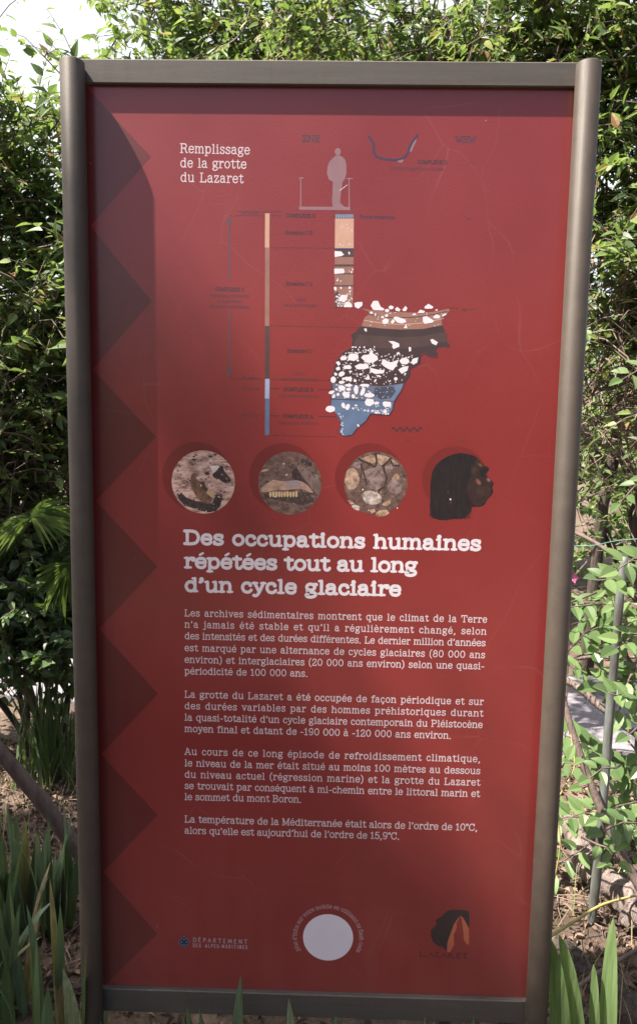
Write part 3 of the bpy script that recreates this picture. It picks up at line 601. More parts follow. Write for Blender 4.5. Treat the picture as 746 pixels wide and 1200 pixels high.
a.poly([(65,228),(180,236),(330,246),(455,230),(440,270),(405,328),(300,325),(200,318),(60,315),(70,270)], I['slate'], 4, T2)
a.poly([(390,246),(455,232),(440,262),(405,318),(300,326),(240,318),(330,300),(400,278)], I['blue_b'], 5, T2); a.poly([(300,252),(400,247),(412,275),(385,312),(330,318),(290,290)], I['slate_b'], 6, T2)
a.poly([(60,316),(200,320),(400,330),(398,360),(380,402),(340,400),(275,395),(262,410),(245,440),(205,470),(175,510),(130,518),(100,495),(115,465),(110,440),(90,410),(85,390),(55,375)], I['blue'], 5, T2)
a.line([(458,230),(440,275),(402,332),(395,375),(375,403),(330,400),(275,396),(246,440),(205,470),(175,511),(130,519),(100,496),(113,465),(108,430),(88,400)], 1.0, I['navy'], 7, T2)
a.line([(130,60),(100,95),(80,140),(65,200),(60,316),(55,375)], .7, I['navy'], 7, T2); a.line([(60,316),(200,320),(300,326)], .7, I['navy'], 7, T2); a.line([(458,230),(488,185),(490,150),(520,135),(545,120),(548,78),(575,66),(585,80),(640,86)], .8, I['navy'], 7, T2)
ST = I['stone']
for p in [[(185,25),(205,18),(228,20),(230,38),(208,55),(190,45)],[(275,38),(290,12),(315,12),(330,45),(350,55),(345,65),(290,62)],[(372,45),(385,36),(402,45),(395,58),(378,58)],[(408,55),(420,45),(438,60),(432,70),(412,66)],[(448,60),(465,40),(475,52),(468,68),(452,68)],
 [(568,45),(590,28),(618,45),(610,55),(572,55)],[(530,78),(545,60),(572,68),(565,78)],[(337,120),(355,106),(375,115),(370,135),(345,140)],[(398,105),(412,97),(462,112),(470,128),(445,136),(420,130)],[(383,128),(400,110),(408,125),(395,138)],[(560,100),(580,95),(620,120),(615,130),(570,138),(560,125)],
 [(615,100),(635,85),(655,95),(650,108),(622,108)],[(662,92),(680,80),(692,84),(670,98)],[(352,60),(370,55),(378,65),(370,75),(355,72)],[(270,72),(285,70),(288,80),(275,85)],[(455,160),(470,138),(475,162)],[(330,98),(345,94),(348,108),(335,106)],[(352,90),(368,82),(370,98),(355,100)],[(500,88),(515,78),(525,84),(512,92)],
 [(238,165),(252,162),(255,180),(245,178)],[(372,232),(400,232),(430,245),(432,262),(400,275),(392,262),(395,250)],[(600,225),(612,220),(642,238),(632,255),(610,245)],[(482,265),(495,265),(496,285),(485,290)],[(415,298),(428,290),(436,302),(420,306)],[(625,62),(640,56),(638,68)],[(296,82),(304,78),(304,96),(297,94)]]: a.poly(p, ST, 8, T1)
for p in [[(150,85),(160,70),(205,70),(210,92),(185,108),(155,102)],[(222,90),(235,75),(265,72),(278,42),(290,68),(312,82),(315,100),(290,116),(260,118),(240,105)],[(108,90),(130,80),(148,88),(140,102),(115,104)],[(85,115),(100,108),(112,125),(98,132)],[(85,145),(105,138),(110,155),(90,160)],[(128,135),(160,128),(172,142),(165,152),(130,150)],
 [(188,135),(215,122),(262,126),(265,145),(240,153),(200,152)],[(335,120),(340,98),(385,115),(428,100),(415,135),(395,160),(370,150),(345,135)],[(270,165),(275,145),(315,155),(352,158),(345,175),(300,178)],[(495,115),(505,95),(535,88),(528,118),(505,125)],[(425,155),(450,140),(482,135),(475,160),(445,178)],[(118,205),(125,198),(170,192),(172,218),(150,215)],
 [(248,210),(262,178),(272,208)],[(243,330),(255,312),(290,318),(295,340),(270,355),(248,348)],[(340,335),(350,328),(385,332),(387,355),(355,360),(342,350)]]: a.poly(p, ST, 8, T2)
for e in [(460,108,26,18,0),(117,178,18,13,-.5),(72,210,15,18,0),(115,224,15,8,0),(155,240,20,8,0),(242,240,28,8,0),(118,255,20,14,.2),(155,262,14,8,0),(196,265,12,26,0),(232,275,11,24,.4),(142,292,22,16,.5),(180,300,10,12,-.4),(62,278,16,9,-.3),(72,302,8,8,0),(268,295,28,12,0),(308,337,14,8,0),(55,370,26,18,0),(126,350,10,15,-.2),(150,358,11,17,.3),(353,383,11,11,0),(412,205,10,10,0),(300,215,5,10,.6),(320,190,13,5,.3),
          (97,290,8,9,0),(88,262,7,6,0),(190,215,9,7,0),(220,180,8,6,0),(85,180,8,8,0),(165,165,9,5,0),(205,105,7,6,0),(290,132,9,6,0),(195,350,8,5,0)]: a.ell(*e[:4], ST, 8, T2, e[4], 12, .06)
def incl(p, poly):
    c = False
    for i in range(len(poly)):
        (x1, y1), (x2, y2) = poly[i], poly[i-1]
        if (y1 > p[1]) != (y2 > p[1]) and p[0] < (x2-x1)*(p[1]-y1)/(y2-y1)+x1: c = not c
    return c
for poly, n, r in [([(130,65),(85,140),(68,225),(330,240),(450,225),(485,150),(540,110),(540,75),(300,60)], 190, (2, 4.2)), ([(130,62),(300,45),(300,62),(150,75)], 30, (2, 4)), ([(68,235),(300,250),(290,315),(62,312)], 40, (2, 5)), ([(65,350),(390,380),(375,400),(280,390),(240,385)], 45, (2, 5)), ([(90,390),(130,395),(125,510),(110,490)], 14, (2, 4)), ([(200,455),(215,455),(205,470)], 5, (3, 5)), ([(240,330),(390,335),(380,395)], 14, (2, 4)), ([(300,255),(400,250),(385,310),(310,305)], 16, (1.3, 2.2))]:
    xs_ = [p[0] for p in poly]; ys_ = [p[1] for p in poly]; k = 0
    while k < n:
        p = (random.uniform(min(xs_), max(xs_)), random.uniform(min(ys_), max(ys_)))
        if incl(p, poly): a.ell(p[0], p[1], random.uniform(*r)*1.2, random.uniform(*r), ST, 7, T2, n=6, wob=.25); k += 1
for k in range(26): a.ell(random.uniform(240, 690), random.uniform(75, 150), random.uniform(2, 4), 2.5, ST, 7, T1, n=6, wob=.2)
for k in range(16): a.ell(random.uniform(170, 300), random.uniform(262, 285), random.uniform(3, 7), 3.5, ST, 7, T1, n=6, wob=.2)
# the narrow column
a.poly([(115,148),(318,148),(316,300),(316,470),(112,470)], I['tan'], 2, T3); a.poly([(118,95),(318,95),(318,148),(118,148)], I['greyblue'], 2, T3)
for i in range(11): a.line([(126+i*18, 102), (125+i*18, 142)], .95, I['sky'], 3, T3, caps=False)
a.poly([(112,470),(316,470),(306,1105),(110,1105)], I['brown'], 2, T3)
for y0, y1, m_ in [(470,492,'navy'),(492,565,'umber_b'),(645,668,'umber_b'),(740,752,'umber_b'),(870,884,'umber_b')]: a.poly([(111,y0),(315,y0),(313,y1),(110,y1)], I[m_], 3, T3)
for p in [[(110,500),(180,505),(212,540),(180,555),(110,565)],[(105,692),(205,690),(218,720),(210,740),(108,748)],[(255,515),(268,505),(278,530),(265,540)],[(100,895),(115,885),(130,895),(130,925),(110,930)],[(165,895),(178,885),(190,900),(180,918)],[(260,890),(275,878),(290,905),(262,912)],[(148,1035),(180,975),(252,975),(240,1020),(215,1055)],[(212,1090),(225,1055),(260,1045),(295,1075),(300,1108),(215,1108)],[(265,930),(288,925),(280,945)],[(325,1070),(405,1048),(412,1075),(365,1125),(327,1105)],[(505,1080),(525,1050),(555,1045),(555,1140),(520,1130)],[(295,695),(312,690),(308,715)],[(280,725),(300,715),(300,738),(285,738)],[(262,715),(275,708),(270,725)]]: a.poly(p, ST, 5, T3)
a.poly([(112,960),(150,930),(160,1105),(112,1105)], I['umber_b'], 3, T3)
for x0, x1, y0, y1, n in [(120,160,960,1100,16),(150,215,1060,1100,10),(240,300,920,1040,8),(125,310,205,290,6),(120,300,420,440,6),(130,190,800,830,3)]:
    for k in range(n): a.ell(random.uniform(x0, x1), random.uniform(y0, y1), random.uniform(5, 10), random.uniform(4, 9), ST if y0 > 500 else I['pale'], 4, T3, n=6, wob=.2)
a.build('section_drawing'); a = Art()
for y0, y1, m_ in [(250,290,'tan'),(290,382,'brown'),(382,444,'umber_b'),(444,467,'sky'),(467,510,'blue')]: a.poly([(310.6,y0),(315.8,y0),(315.5,y1),(310.3,y1)], I[m_], 2)
a.build('time_bar'); a = Art()
m_ = I['greyblue2'] = print_mat('ink_grey_blue', (.105, .05, .068), .06)
a.line([(268.3,258),(268.6,329)], 1.9, m_, 2, caps=False); a.line([(268.7,364),(268.8,436)], 1.9, m_, 2, caps=False)
a.poly([(268.3,254),(271.8,260),(268.3,264),(264.8,260)], m_, 3); a.poly([(268.8,442),(272.3,436),(268.8,432),(265.3,436)], m_, 3)
a.build('span_arrow'); a = Art()
for i in range(9): a.poly([(458.5+i*4.0, 500.6+(i % 2)*2.6), (462.5+i*4.0, 500.7+(i % 2)*2.6), (462.5+i*4.0, 503.2+(i % 2)*2.6), (458.5+i*4.0, 503.1+(i % 2)*2.6)], I['dark'], 2)
a.build('scale_bar'); a = Art()
gp = I['greypink']
a.poly([(165,116),(182,116),(198,128),(204,150),(204,182),(197,205),(190,212),(184,250),(181,288),(198,303),(154,303),(152,280),(155,212),(140,202),(133,180),(136,155),(142,138)], gp, 2, T4); a.ell(173, 102, 11, 14, gp, 3, T4)
a.poly([(32,302),(218,303),(218,315),(32,313)], gp, 2, T4); a.line([(38,198),(38,303)], 1.3, gp, 3, T4); a.line([(32,198),(48,198)], 1.3, gp, 4, T4); a.line([(214,200),(214,303)], 1.3, gp, 3, T4); a.line([(206,200),(225,200)], 1.3, gp, 4, T4); a.line([(180,243),(207,223)], .7, I['pale'], 4, T4)
a.build('standing_figure'); a = Art()
a.line([(455,60),(446,80),(438,98)], 2.6, gp, 2, T4); a.ell(400, 134, 11, 8, gp, 2, T4)
a.line([(283,45),(303,75),(304,105),(318,121),(340,128),(375,132),(405,127),(424,112),(437,78),(462,42)], 2.2, I['navy'], 3, T4, True)
a.build('cave_outline')
# three round photographs
def rnd(c, m1, off=(-7.5, -6.5)):
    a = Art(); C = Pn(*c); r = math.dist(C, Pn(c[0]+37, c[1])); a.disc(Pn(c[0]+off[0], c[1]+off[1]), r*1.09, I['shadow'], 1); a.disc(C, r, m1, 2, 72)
    return a
def grain(a, c, n, mats_, r=(.4, 1.5), lay=8, asp=1.6):
    for k in range(n):
        th = random.uniform(0, 6.283); q = 35*math.sqrt(random.random())
        a.ell(c[0]+q*math.cos(th), c[1]+q*math.sin(th), random.uniform(*r)*asp*.6, random.uniform(*r)*.6, random.choice(mats_), lay, n=6, wob=.45, rot=random.gauss(0, .3))
TC = lambda ox, oy: (lambda x_, y_: (ox+x_/8.289, oy+y_/8.289))
ph1 = print_mat('photo_pale_rock', (.5, .3, .25), stops=[(.30, (.06, .03, .035)), (.42, (.30, .17, .15)), (.55, (.58, .38, .32)), (.75, (.78, .58, .52))], scale=60, stretch=(.55, 1, 1.5), detail=8, rot=.1)
bone = print_mat('photo_bone', (.2, .1, .06), stops=[(.35, (.09, .045, .030)), (.65, (.24, .125, .080))], scale=90)
darkp = print_mat('photo_dark_soil', (.03, .02, .02), stops=[(.35, (.016, .010, .014)), (.7, (.075, .045, .045))], scale=120)
palep = print_mat('photo_pale_chip', (.7, .6, .55), .15, 120); ochre = print_mat('photo_ochre', (.5, .34, .18), .2, 120)
a = rnd((238.2, 565), ph1); t = TC(195, 520)
a.poly([(105,480),(150,475),(190,520),(240,540),(300,560),(330,560),(440,580),(480,500),(540,490),(545,530),(520,610),(480,655),(400,668),(330,650),(250,625),(170,590),(120,540)], darkp, 3, t)
a.poly([(445,300),(490,260),(520,215),(545,215),(560,260),(600,310),(630,360),(600,385),(560,380),(510,345),(460,330)], darkp, 3, t); a.poly([(370,285),(395,270),(425,285),(410,305),(380,302)], darkp, 3, t); a.poly([(405,120),(440,115),(450,130),(420,138)], darkp, 3, t); a.poly([(235,145),(300,145),(280,165),(240,160)], darkp, 3, t)
a.poly([(415,215),(500,210),(520,225),(480,260),(455,275),(430,235)], palep, 3, t); a.poly([(380,470),(420,455),(480,480),(455,520),(400,505)], ochre, 4, t)
a.poly(crom([(245,300),(265,285),(292,295),(290,340),(330,370),(365,368),(385,420),(405,440),(390,480),(430,510),(448,530),(430,575),(390,585),(340,560),(290,510),(245,430),(232,370),(245,300)]), bone, 5, t)
a.poly([(330,370),(365,368),(385,420),(405,440),(385,470),(345,440)], print_mat('photo_bone_dark', (.07, .035, .028), .2, 100), 6, t); a.ell(336, 405, 8, 10, palep, 7, t)
grain(a, (238.2, 565), 120, [darkp, darkp, bone, palep, ph1], (.4, 1.7), 4, 2.2); grain(a, (238.2, 565), 40, [darkp, bone, ph1], (.4, 1.3), 8, 1.6)
a.build('photo_print')
ph2 = print_mat('photo_brown_earth', (.2, .12, .1), stops=[(.3, (.035, .020, .020)), (.5, (.13, .075, .065)), (.68, (.22, .14, .12)), (.82, (.42, .31, .28))], scale=70, stretch=(.8, 1, 1.2), detail=9)
a = rnd((339.5, 566.3), ph2); t = TC(295, 520)
slab = print_mat('photo_slab', (.2, .14, .14), stops=[(.3, (.09, .055, .055)), (.7, (.26, .18, .165))], scale=80, stretch=(1, 1, .4), rot=.7)
a.poly([(430,225),(470,200),(560,270),(640,310),(660,380),(655,470),(640,500),(560,400),(500,330)], slab, 3, t); a.poly([(385,275),(430,230),(500,330),(560,420),(640,510),(610,500),(500,380),(420,350),(395,330)], darkp, 4, t); a.poly([(470,180),(485,140),(520,160),(585,195),(575,225),(520,210)], darkp, 4, t)
a.poly([(100,460),(330,470),(590,475),(600,560),(500,600),(300,560),(130,520)], print_mat('photo_shade_soil', (.055, .035, .034), .5, 110), 3, t)
jaw = print_mat('photo_jaw', (.4, .28, .22), stops=[(.3, (.22, .12, .085)), (.55, (.42, .27, .20)), (.75, (.58, .42, .36))], scale=50)
a.poly(crom([(88,450),(100,420),(150,385),(210,350),(260,360),(330,365),(430,355),(500,375),(540,405),(595,470),(560,470),(490,440),(430,440),(330,450),(250,450),(170,465),(110,472),(88,450)]), jaw, 5, t)
a.poly([(330,368),(430,358),(495,380),(470,405),(400,420),(340,410)], print_mat('photo_jaw_grey', (.27, .21, .25), .15, 90), 6, t)
tooth = print_mat('photo_teeth', (.55, .38, .22), .2, 200)
for i in range(10): x_ = 168+i*28; a.poly([(x_,470+random.uniform(-8,4)),(x_+21,466+random.uniform(-8,4)),(x_+24,506+random.uniform(-6,6)),(x_+12,522),(x_+2,510)], tooth, 6, t)
for x_, y_ in [(310,195),(338,302),(228,515)]: a.ell(x_, y_, 9, 6, palep, 6, t, n=8)
a.poly([(85,265),(120,248),(168,242),(150,262),(100,275)], palep if False else jaw, 4, t)
grain(a, (339.5, 566.3), 170, [darkp, darkp, ph2, slab, bone], (.4, 1.8), 4, 1.7); grain(a, (339.5, 566.3), 40, [darkp, slab], (.3, 1.0), 8, 1.5)
a.build('photo_print')
ph3 = print_mat('photo_cobble_soil', (.1, .06, .05), stops=[(.3, (.035, .020, .020)), (.5, (.12, .07, .06)), (.7, (.20, .125, .105))], scale=80, detail=9)
st = [print_mat('photo_stone_'+n_, c, .2, 90, stops=[(.36, tuple(q*.35 for q in c)), (.52, tuple(q*.85 for q in c)), (.68, tuple(min(1, q*1.3) for q in c))]) for n_, c in [('tan', (.44, .29, .21)), ('grey', (.25, .17, .155)), ('white', (.52, .42, .38)), ('mauve', (.27, .185, .175)), ('ochre', (.42, .27, .18))]]
a = rnd((440, 566.3), ph3); t = TC(395, 520)
a.poly(crom([(70,370),(85,280),(130,238),(180,255),(210,320),(205,390),(160,440),(100,435),(70,370)]), st[0], 4, t); a.poly([(245,270),(300,245),(420,215),(445,290),(478,350),(450,400),(380,455),(290,420),(280,360),(240,320)], st[1], 3, t)
a.poly([(265,265),(420,218),(440,285),(300,330)], st[3], 4, t); a.poly(crom([(240,500),(270,465),(330,457),(400,485),(430,530),(410,575),(340,592),(270,570),(240,500)]), st[2], 5, t)
a.poly(crom([(485,410),(510,365),(560,335),(600,360),(622,420),(610,465),(570,490),(510,460),(485,410)]), st[3], 4, t); a.poly([(525,345),(560,290),(600,310),(600,350)], st[4], 3, t)
a.poly([(225,140),(330,108),(375,105),(380,185),(340,190),(270,165)], st[4], 3, t); a.poly([(385,105),(450,112),(515,140),(470,185),(425,212),(390,170)], st[0], 3, t); a.poly([(525,145),(560,165),(600,205),(560,215),(525,190)], st[4], 3, t); a.poly([(140,215),(170,180),(225,175),(235,225),(190,245)], st[3], 3, t)
a.poly([(370,675),(410,645),(480,640),(505,675),(470,700),(400,712),(375,700)], st[4], 4, t); a.poly([(135,605),(170,590),(220,610),(210,650),(170,640)], st[2], 4, t); a.poly([(430,590),(520,530),(515,580),(480,610)], st[4], 4, t); a.poly([(95,545),(140,555),(170,585),(130,590)], st[0], 4, t); a.poly([(460,220),(520,190),(550,225),(500,290),(465,270)], st[1], 3, t); a.poly([(310,640),(360,630),(370,660),(330,680)], st[0], 3, t)
dk = darkp
for L_ in [[(205,145),(240,165),(330,205),(360,225)],[(372,105),(382,160),(375,205)],[(520,140),(470,190),(440,215)],[(520,170),(545,215),(600,210)],[(230,200),(240,240),(260,300),(285,400)],[(445,215),(480,340),(450,420),(400,460)]]: a.line(L_, 2.2, dk, 4, t)
a.line([(165,580),(320,445),(560,215)], .5, st[3], 6, t); a.ell(248, 445, 8, 8, palep, 6, t, n=8); a.ell(582, 625, 8, 6, palep, 6, t, n=8)
grain(a, (440, 566.3), 130, [darkp, darkp, ph3, st[1], st[4]], (.4, 1.6), 3, 1.4); grain(a, (440, 566.3), 60, [darkp, st[1], st[0], st[4]], (.3, .9), 8, 1.4)
a.build('photo_print')
# head in profile
random.seed(4)
hair = print_mat('photo_black_hair', (.022, .014, .016), stops=[(.35, (.009, .006, .009)), (.7, (.022, .014, .017))], scale=70, stretch=(2.5, 1, .5))
face = print_mat('photo_dark_skin', (.030, .015, .015), .3, 60); cheek = print_mat('photo_skin_light', (.34, .13, .105), .2, 90); brow = print_mat('photo_skin_brow', (.22, .095, .075), .25, 90); mid = print_mat('photo_skin_mid', (.12, .05, .042), .3, 90)
a = Art(); t = TC(495, 520)
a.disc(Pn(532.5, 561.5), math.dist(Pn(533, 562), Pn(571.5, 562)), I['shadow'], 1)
a.poly(crom([(70,690),(68,600),(75,500),(72,430),(82,330),(100,255),(150,185),(210,140),(280,108),(360,92),(430,100),(500,118),(540,150),(570,190),(600,215),(635,225),(642,250),(615,285),(620,310),(660,350),(690,385),(680,405),(672,425),(683,455),(672,490),(650,520),(625,545),(600,590),(560,612),(510,612),(475,622),(470,660),(430,705),(380,730),(300,728),(240,740),(160,740),(100,720),(70,690)]), hair, 2, t)
a.poly(crom([(470,300),(500,180),(530,150),(570,190),(600,215),(635,228),(638,250),(612,285),(620,312),(658,352),(686,385),(676,405),(668,425),(676,455),(660,490),(640,520),(610,560),(560,600),(500,590),(450,520),(430,420),(470,300)]), face, 3, t)
def blob(cx, cy, rx, ry, c0, c1, rot=0, n=6, lay=7):
    for i in range(n):                                            # printed tones from dark to light
        q = i/(n-1); a.ell(cx, cy, rx*(1-.7*q), ry*(1-.7*q), print_mat('photo_skin_tone', tuple(c0[k]+(c1[k]-c0[k])*q for k in range(3)), .25, 90), lay+i*.4, t, rot, 16, .05)
SK = (.034, .017, .016)
blob(540, 372, 44, 26, SK, (.26, .09, .078), .9); blob(638, 352, 32, 22, SK, (.27, .11, .09), .8); blob(556, 205, 40, 20, SK, (.14, .062, .05), .6); blob(560, 470, 50, 60, SK, (.046, .022, .021), 0); blob(645, 455, 24, 30, SK, (.044, .021, .020), 0); blob(500, 260, 40, 60, (.024, .014, .015), (.050, .025, .022), 0)
a.poly(crom([(545,258),(580,240),(630,236),(638,256),(600,286),(560,292),(545,258)]), hair, 11, t); a.ell(578, 308, 34, 13, hair, 11, t); a.ell(664, 404, 16, 6, hair, 11, t); a.line([(625,470),(655,462),(676,458)], .8, hair, 11, t)
a.ell(268, 540, 9, 9, palep, 6, t, n=10); a.ell(244, 470, 3, 12, bone, 6, t, n=8); a.ell(272, 570, 4, 12, bone, 6, t, n=8)
for i in range(40):                                               # loose hair along the outline
    q = random.random(); x0 = 70+400*q; y0 = 720+random.uniform(-6, 8) - 30*(abs(q-.5)*2)**3
    a.line([(x0, y0), (x0+random.uniform(-8, 8), y0+random.uniform(8, 22))], .6, hair, 2, t)
a.build('portrait_print')
# foot of the panel
a = Art(); C = Pn(384.2, 1098.6); r = math.dist(C, Pn(384.2+29.3, 1098.6)); a.disc(C, r, I['disc'], 1, 72); a.build('white_disc')
a = Art(); s = 'plus d’infos sur votre mobile en utilisant ce flash code'; ad = adv(s); rr = r*1.25; cap = 5.4/530; tot = sum(ad)
th0, th1 = R(208), R(-27); pos = 0
for ch, w_ in zip(s, ad):
    q = (pos+w_/2)/tot; th = th0+(th1-th0)*q; u = (math.sin(th), -math.cos(th)); v = (math.cos(th), math.sin(th)); xs = (th0-th1)*rr/(tot*cap)
    glyph(a, ch, (C[0]+v[0]*rr-u[0]*w_/2*cap*xs, C[1]+v[1]*rr-u[1]*w_/2*cap*xs), u, v, cap, xs, .13, I['curve'], 1); pos += w_
a.build('curved_text')
a = Art(); dm = print_mat('ink_grey_text', (.36, .29, .31), .04)
text(a, 'DÉPARTEMENT', (226, 1103.8), (289.5, 1106.3), 5.2, .14, dm, xs=.9, fs=1); text(a, 'DES ALPES-MARITIMES', (226, 1110), (289.5, 1112.3), 4.6, .14, dm, xs=.62, fs=1)
for lay, k, m_ in ((1, 1.0, I['emblem_b']), (3, .82, I['emblem'])):
    for dx, dy in ((-3.1, 0), (3.1, 0), (0, -3.1), (0, 3.1)): a.ell(215.8+dx, 1104+dy, 3.3*k, 3.3*k, m_, lay, n=16)
for dx, dy in ((-3.1, 0), (3.1, 0), (0, -3.1), (0, 3.1)): a.ell(215.8+dx, 1104+dy, 1.1, 1.1, I['emblem_b'], 5, n=8)
a.poly([(213.5,1104),(215.8,1101.7),(218.1,1104),(215.8,1106.3)], I['emblem'], 4); a.build('department_emblem')
a = Art(); t = lambda x_, y_: (484+x_/9.325, 1060+y_/9.325)
a.poly([(610,75),(570,62),(500,55),(420,55),(370,70),(330,105),(315,130),(270,150),(245,170),(250,195),(258,210),(235,240),(200,270),(188,290),(195,310),(188,340),(205,375),(210,400),(240,430),(265,455),(320,465),(350,490),(362,520),(372,410),(400,330),(440,220),(480,160),(518,122),(545,150),(575,200),(605,260),(612,200)], I['logo'], 1, t)
a.poly([(518,122),(490,165),(470,200),(475,250),(455,300),(440,330),(445,440),(400,520),(368,520),(372,410),(400,330),(440,220),(480,160)], I['orange'], 2, t); a.poly([(518,122),(545,152),(575,200),(605,260),(608,440),(570,420),(550,380),(545,300),(533,200)], I['orange'], 2, t)
for L_ in [[(78,510),(76,568),(130,566)],[(165,566),(192,528),(216,566)],[(235,525),(275,520),(232,574),(285,574)],[(308,572),(335,532),(362,576)],[(385,580),(390,530),(425,540),(398,556),(440,586)],[(515,530),(480,530),(478,586),(515,586)],[(480,557),(508,556)],[(535,538),(590,536)],[(562,538),(558,590)]]: a.line(L_, 1.25, I['logo'], 2, t)
a.ell(588, 590, 6, 6, I['logo'], 2, t, n=8); a.build('head_logo')
shrub('dry_shrub', 'tangle of bare brown twigs with few leaves right of the sign', 'shrub', (1.5, 1.55),
      [((1.35, 1.45, 1.75), (.45, .4, .42))], 3, .014, 620, .05, OV, 'leafA', None, gap=-.3, bare=.55, branches=10, twigmat='drytwig', bark='drytwig', twlen=.3, nl=(3, 6), nseed=3)
shrub('dry_shrub', 'loose bare branches with few leaves left of the sign under the sunlit shrub', 'shrub', (-1.25, 1.6),
      [((-1.25, 1.45, 1.45), (.5, .35, .4))], 4, .02, 260, .05, OV, 'leafA', None, gap=-.3, bare=.5, branches=9, twigmat='twig', bark='stem', twlen=.25, nl=(4, 8), nseed=17)
# dark forked trunk right of the sign
TY = 2.95
rt = empty('forked_tree', (at(686, 800, TY).x, TY, 0), 'dark forked tree trunk rising right of the sign behind the pinnate leaves', 'tree')
b0 = Vector((rt.location.x, TY, 0))
def lp(L, y): return [at(px, py, y) - b0 for px, py in L]
tb = MB()
tb.tube([Vector((-.03, .05, -.05))] + lp([(686, 790), (690, 740), (696, 680), (700, 640), (706, 590), (717, 545), (724, 490), (737, 400), (745, 320)], TY), [.046, .043, .040, .037, .035, .034, .034, .03, .022, .014], 9)
tb.tube(lp([(714, 560), (700, 540), (684, 508), (664, 475), (640, 435), (632, 375)], TY-.03), [.034, .033, .030, .027, .02, .012], 8)
tb.tube(lp([(720, 520), (738, 555), (750, 580), (775, 590)], TY-.05), [.03, .03, .026, .02], 7)
tb.tube(lp([(702, 605), (712, 632), (724, 660), (733, 690), (760, 720)], TY+.03), [.022, .025, .022, .018, .012], 7)
tb.build('trunk', M['bark'], rt, smooth=True)
P = []; D = []; Nn = []; S = []; tw = MB()
for i in range(170):
    c = at(random.uniform(655, 790), random.uniform(330, 760), random.uniform(2.6, 3.3)) - b0
    d = Vector((random.gauss(0, 1), random.gauss(0, .6), random.gauss(.1, .6))).normalized(); L = random.uniform(.12, .3)
    tw.tube([c-d*.15, c+Vector((0, 0, .02)), c+d*L], [.004, .003, .001], 3, cap=False)
    for k in range(random.randint(5, 9)):
        P.append(tuple(c+d*L*random.random())); D.append((d.x+random.gauss(0, .8), d.y+random.gauss(0, .8), random.gauss(-.1, .5)))
        Nn.append((random.gauss(-.2, .4), random.gauss(-.4, .4), .8)); S.append(random.uniform(.04, .075))
tw.build('twigs', M['twig'], rt)
cr = MB(); leaves(cr, OV, P, D, Nn, S); cr.build('crown', M['leafC'], rt)
# low dark shrub at lower left and one at the right
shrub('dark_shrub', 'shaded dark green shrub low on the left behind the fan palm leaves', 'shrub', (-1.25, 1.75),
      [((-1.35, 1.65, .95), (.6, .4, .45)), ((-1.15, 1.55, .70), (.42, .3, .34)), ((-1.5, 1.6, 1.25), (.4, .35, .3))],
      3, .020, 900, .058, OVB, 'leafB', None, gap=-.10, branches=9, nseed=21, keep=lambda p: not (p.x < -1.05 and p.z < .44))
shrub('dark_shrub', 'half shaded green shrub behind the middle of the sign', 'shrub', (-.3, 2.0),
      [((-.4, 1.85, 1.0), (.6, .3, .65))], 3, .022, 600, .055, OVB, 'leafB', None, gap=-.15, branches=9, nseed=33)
# trees beyond the path
FG = 'trees beyond the path'
far = [(-4.6, 6.4, 3.3), (-2.9, 5.4, 3.0), (-1.4, 6.8, 3.3), (.3, 5.6, 2.5), (1.9, 6.2, 2.6), (3.2, 5.2, 2.0), (4.9, 6.8, 2.8)]
lab = ['bright tree beyond the path at the far left, only glimpsed through the left shrub', 'pale sunlit tree beyond the path left of the sign, seen through gaps in the shrub',
       'tree beyond the path hidden mostly by the upper left of the sign', 'tree beyond the path directly behind the sign', 'sunlit tree beyond the path seen through twigs right of the sign',
       'pale green tree beyond the path at the right edge behind the forked trunk', 'tree beyond the path farthest to the right']
for i, (x, y, h) in enumerate(far):
    shrub('broadleaf_tree', lab[i], 'tree', (x, y), [((x, y, h*.72), (1.1, .9, h*.42)), ((x+random.uniform(-.5, .5), y-.4, h*.42), (1.0, .7, h*.36))],
          2, .07, 520, .10, OVB, 'leafC', FG, gap=-.3, branches=9, twlen=.4, nl=(9, 14), nseed=40+i)
# the tall tree that shades the lower part of the sign, outside the picture to the left
L = SUN; cp = Vector((-1.10, 0, 0.0)) + L*13.0
shrub('shade_tree', 'tall tree left of the camera casting soft shade on the lower sign', 'tree', (cp.x-.3, cp.y-.2),
      [((cp.x+.03, cp.y-.38, cp.z), (1.62, 1.6, 1.5)), ((cp.x-1.6, cp.y-.8, cp.z-.4), (1.5, 1.5, 1.2)), ((cp.x-.15, cp.y-1.5, cp.z-.3), (1.6, 1.5, 1.3)), ((cp.x-.45, cp.y-2.4, cp.z-.5), (1.6, 1.7, 1.2))],
      1, .16, 3000, .12, OVB, 'leafA', None, gap=-.9, branches=26, twlen=.4, nl=(9, 13), nseed=60)
for x, y, h, lb in [(-4.2, -7.5, 3.0, 'unseen broad tree added behind the camera on the left'), (-.6, -8.2, 2.7, 'unseen broad tree added straight behind the camera'), (3.0, -7.6, 3.1, 'unseen broad tree added behind the camera on the right'), (6.2, -5.2, 4.6, 'unseen broad tree added to the right of the camera'), (-7.4, -5.0, 4.4, 'unseen broad tree added to the left of the camera')]:  # unseen trees added around the camera to cut the sky fill
    shrub('broadleaf_tree', lb, 'tree', (x, y), [((x, y, h*.62), (1.6, 1.2, h*.38)), ((x+1.1, y+.3, h*.35), (1.3, 1.0, h*.33)), ((x-1.1, y+.2, h*.35), (1.3, 1.0, h*.33))],
          2, .09, 620, .15, OVB, 'leafB', 'unseen trees added around the camera', gap=-.5, branches=9, twlen=.5, nl=(9, 13), nseed=int(80+x))

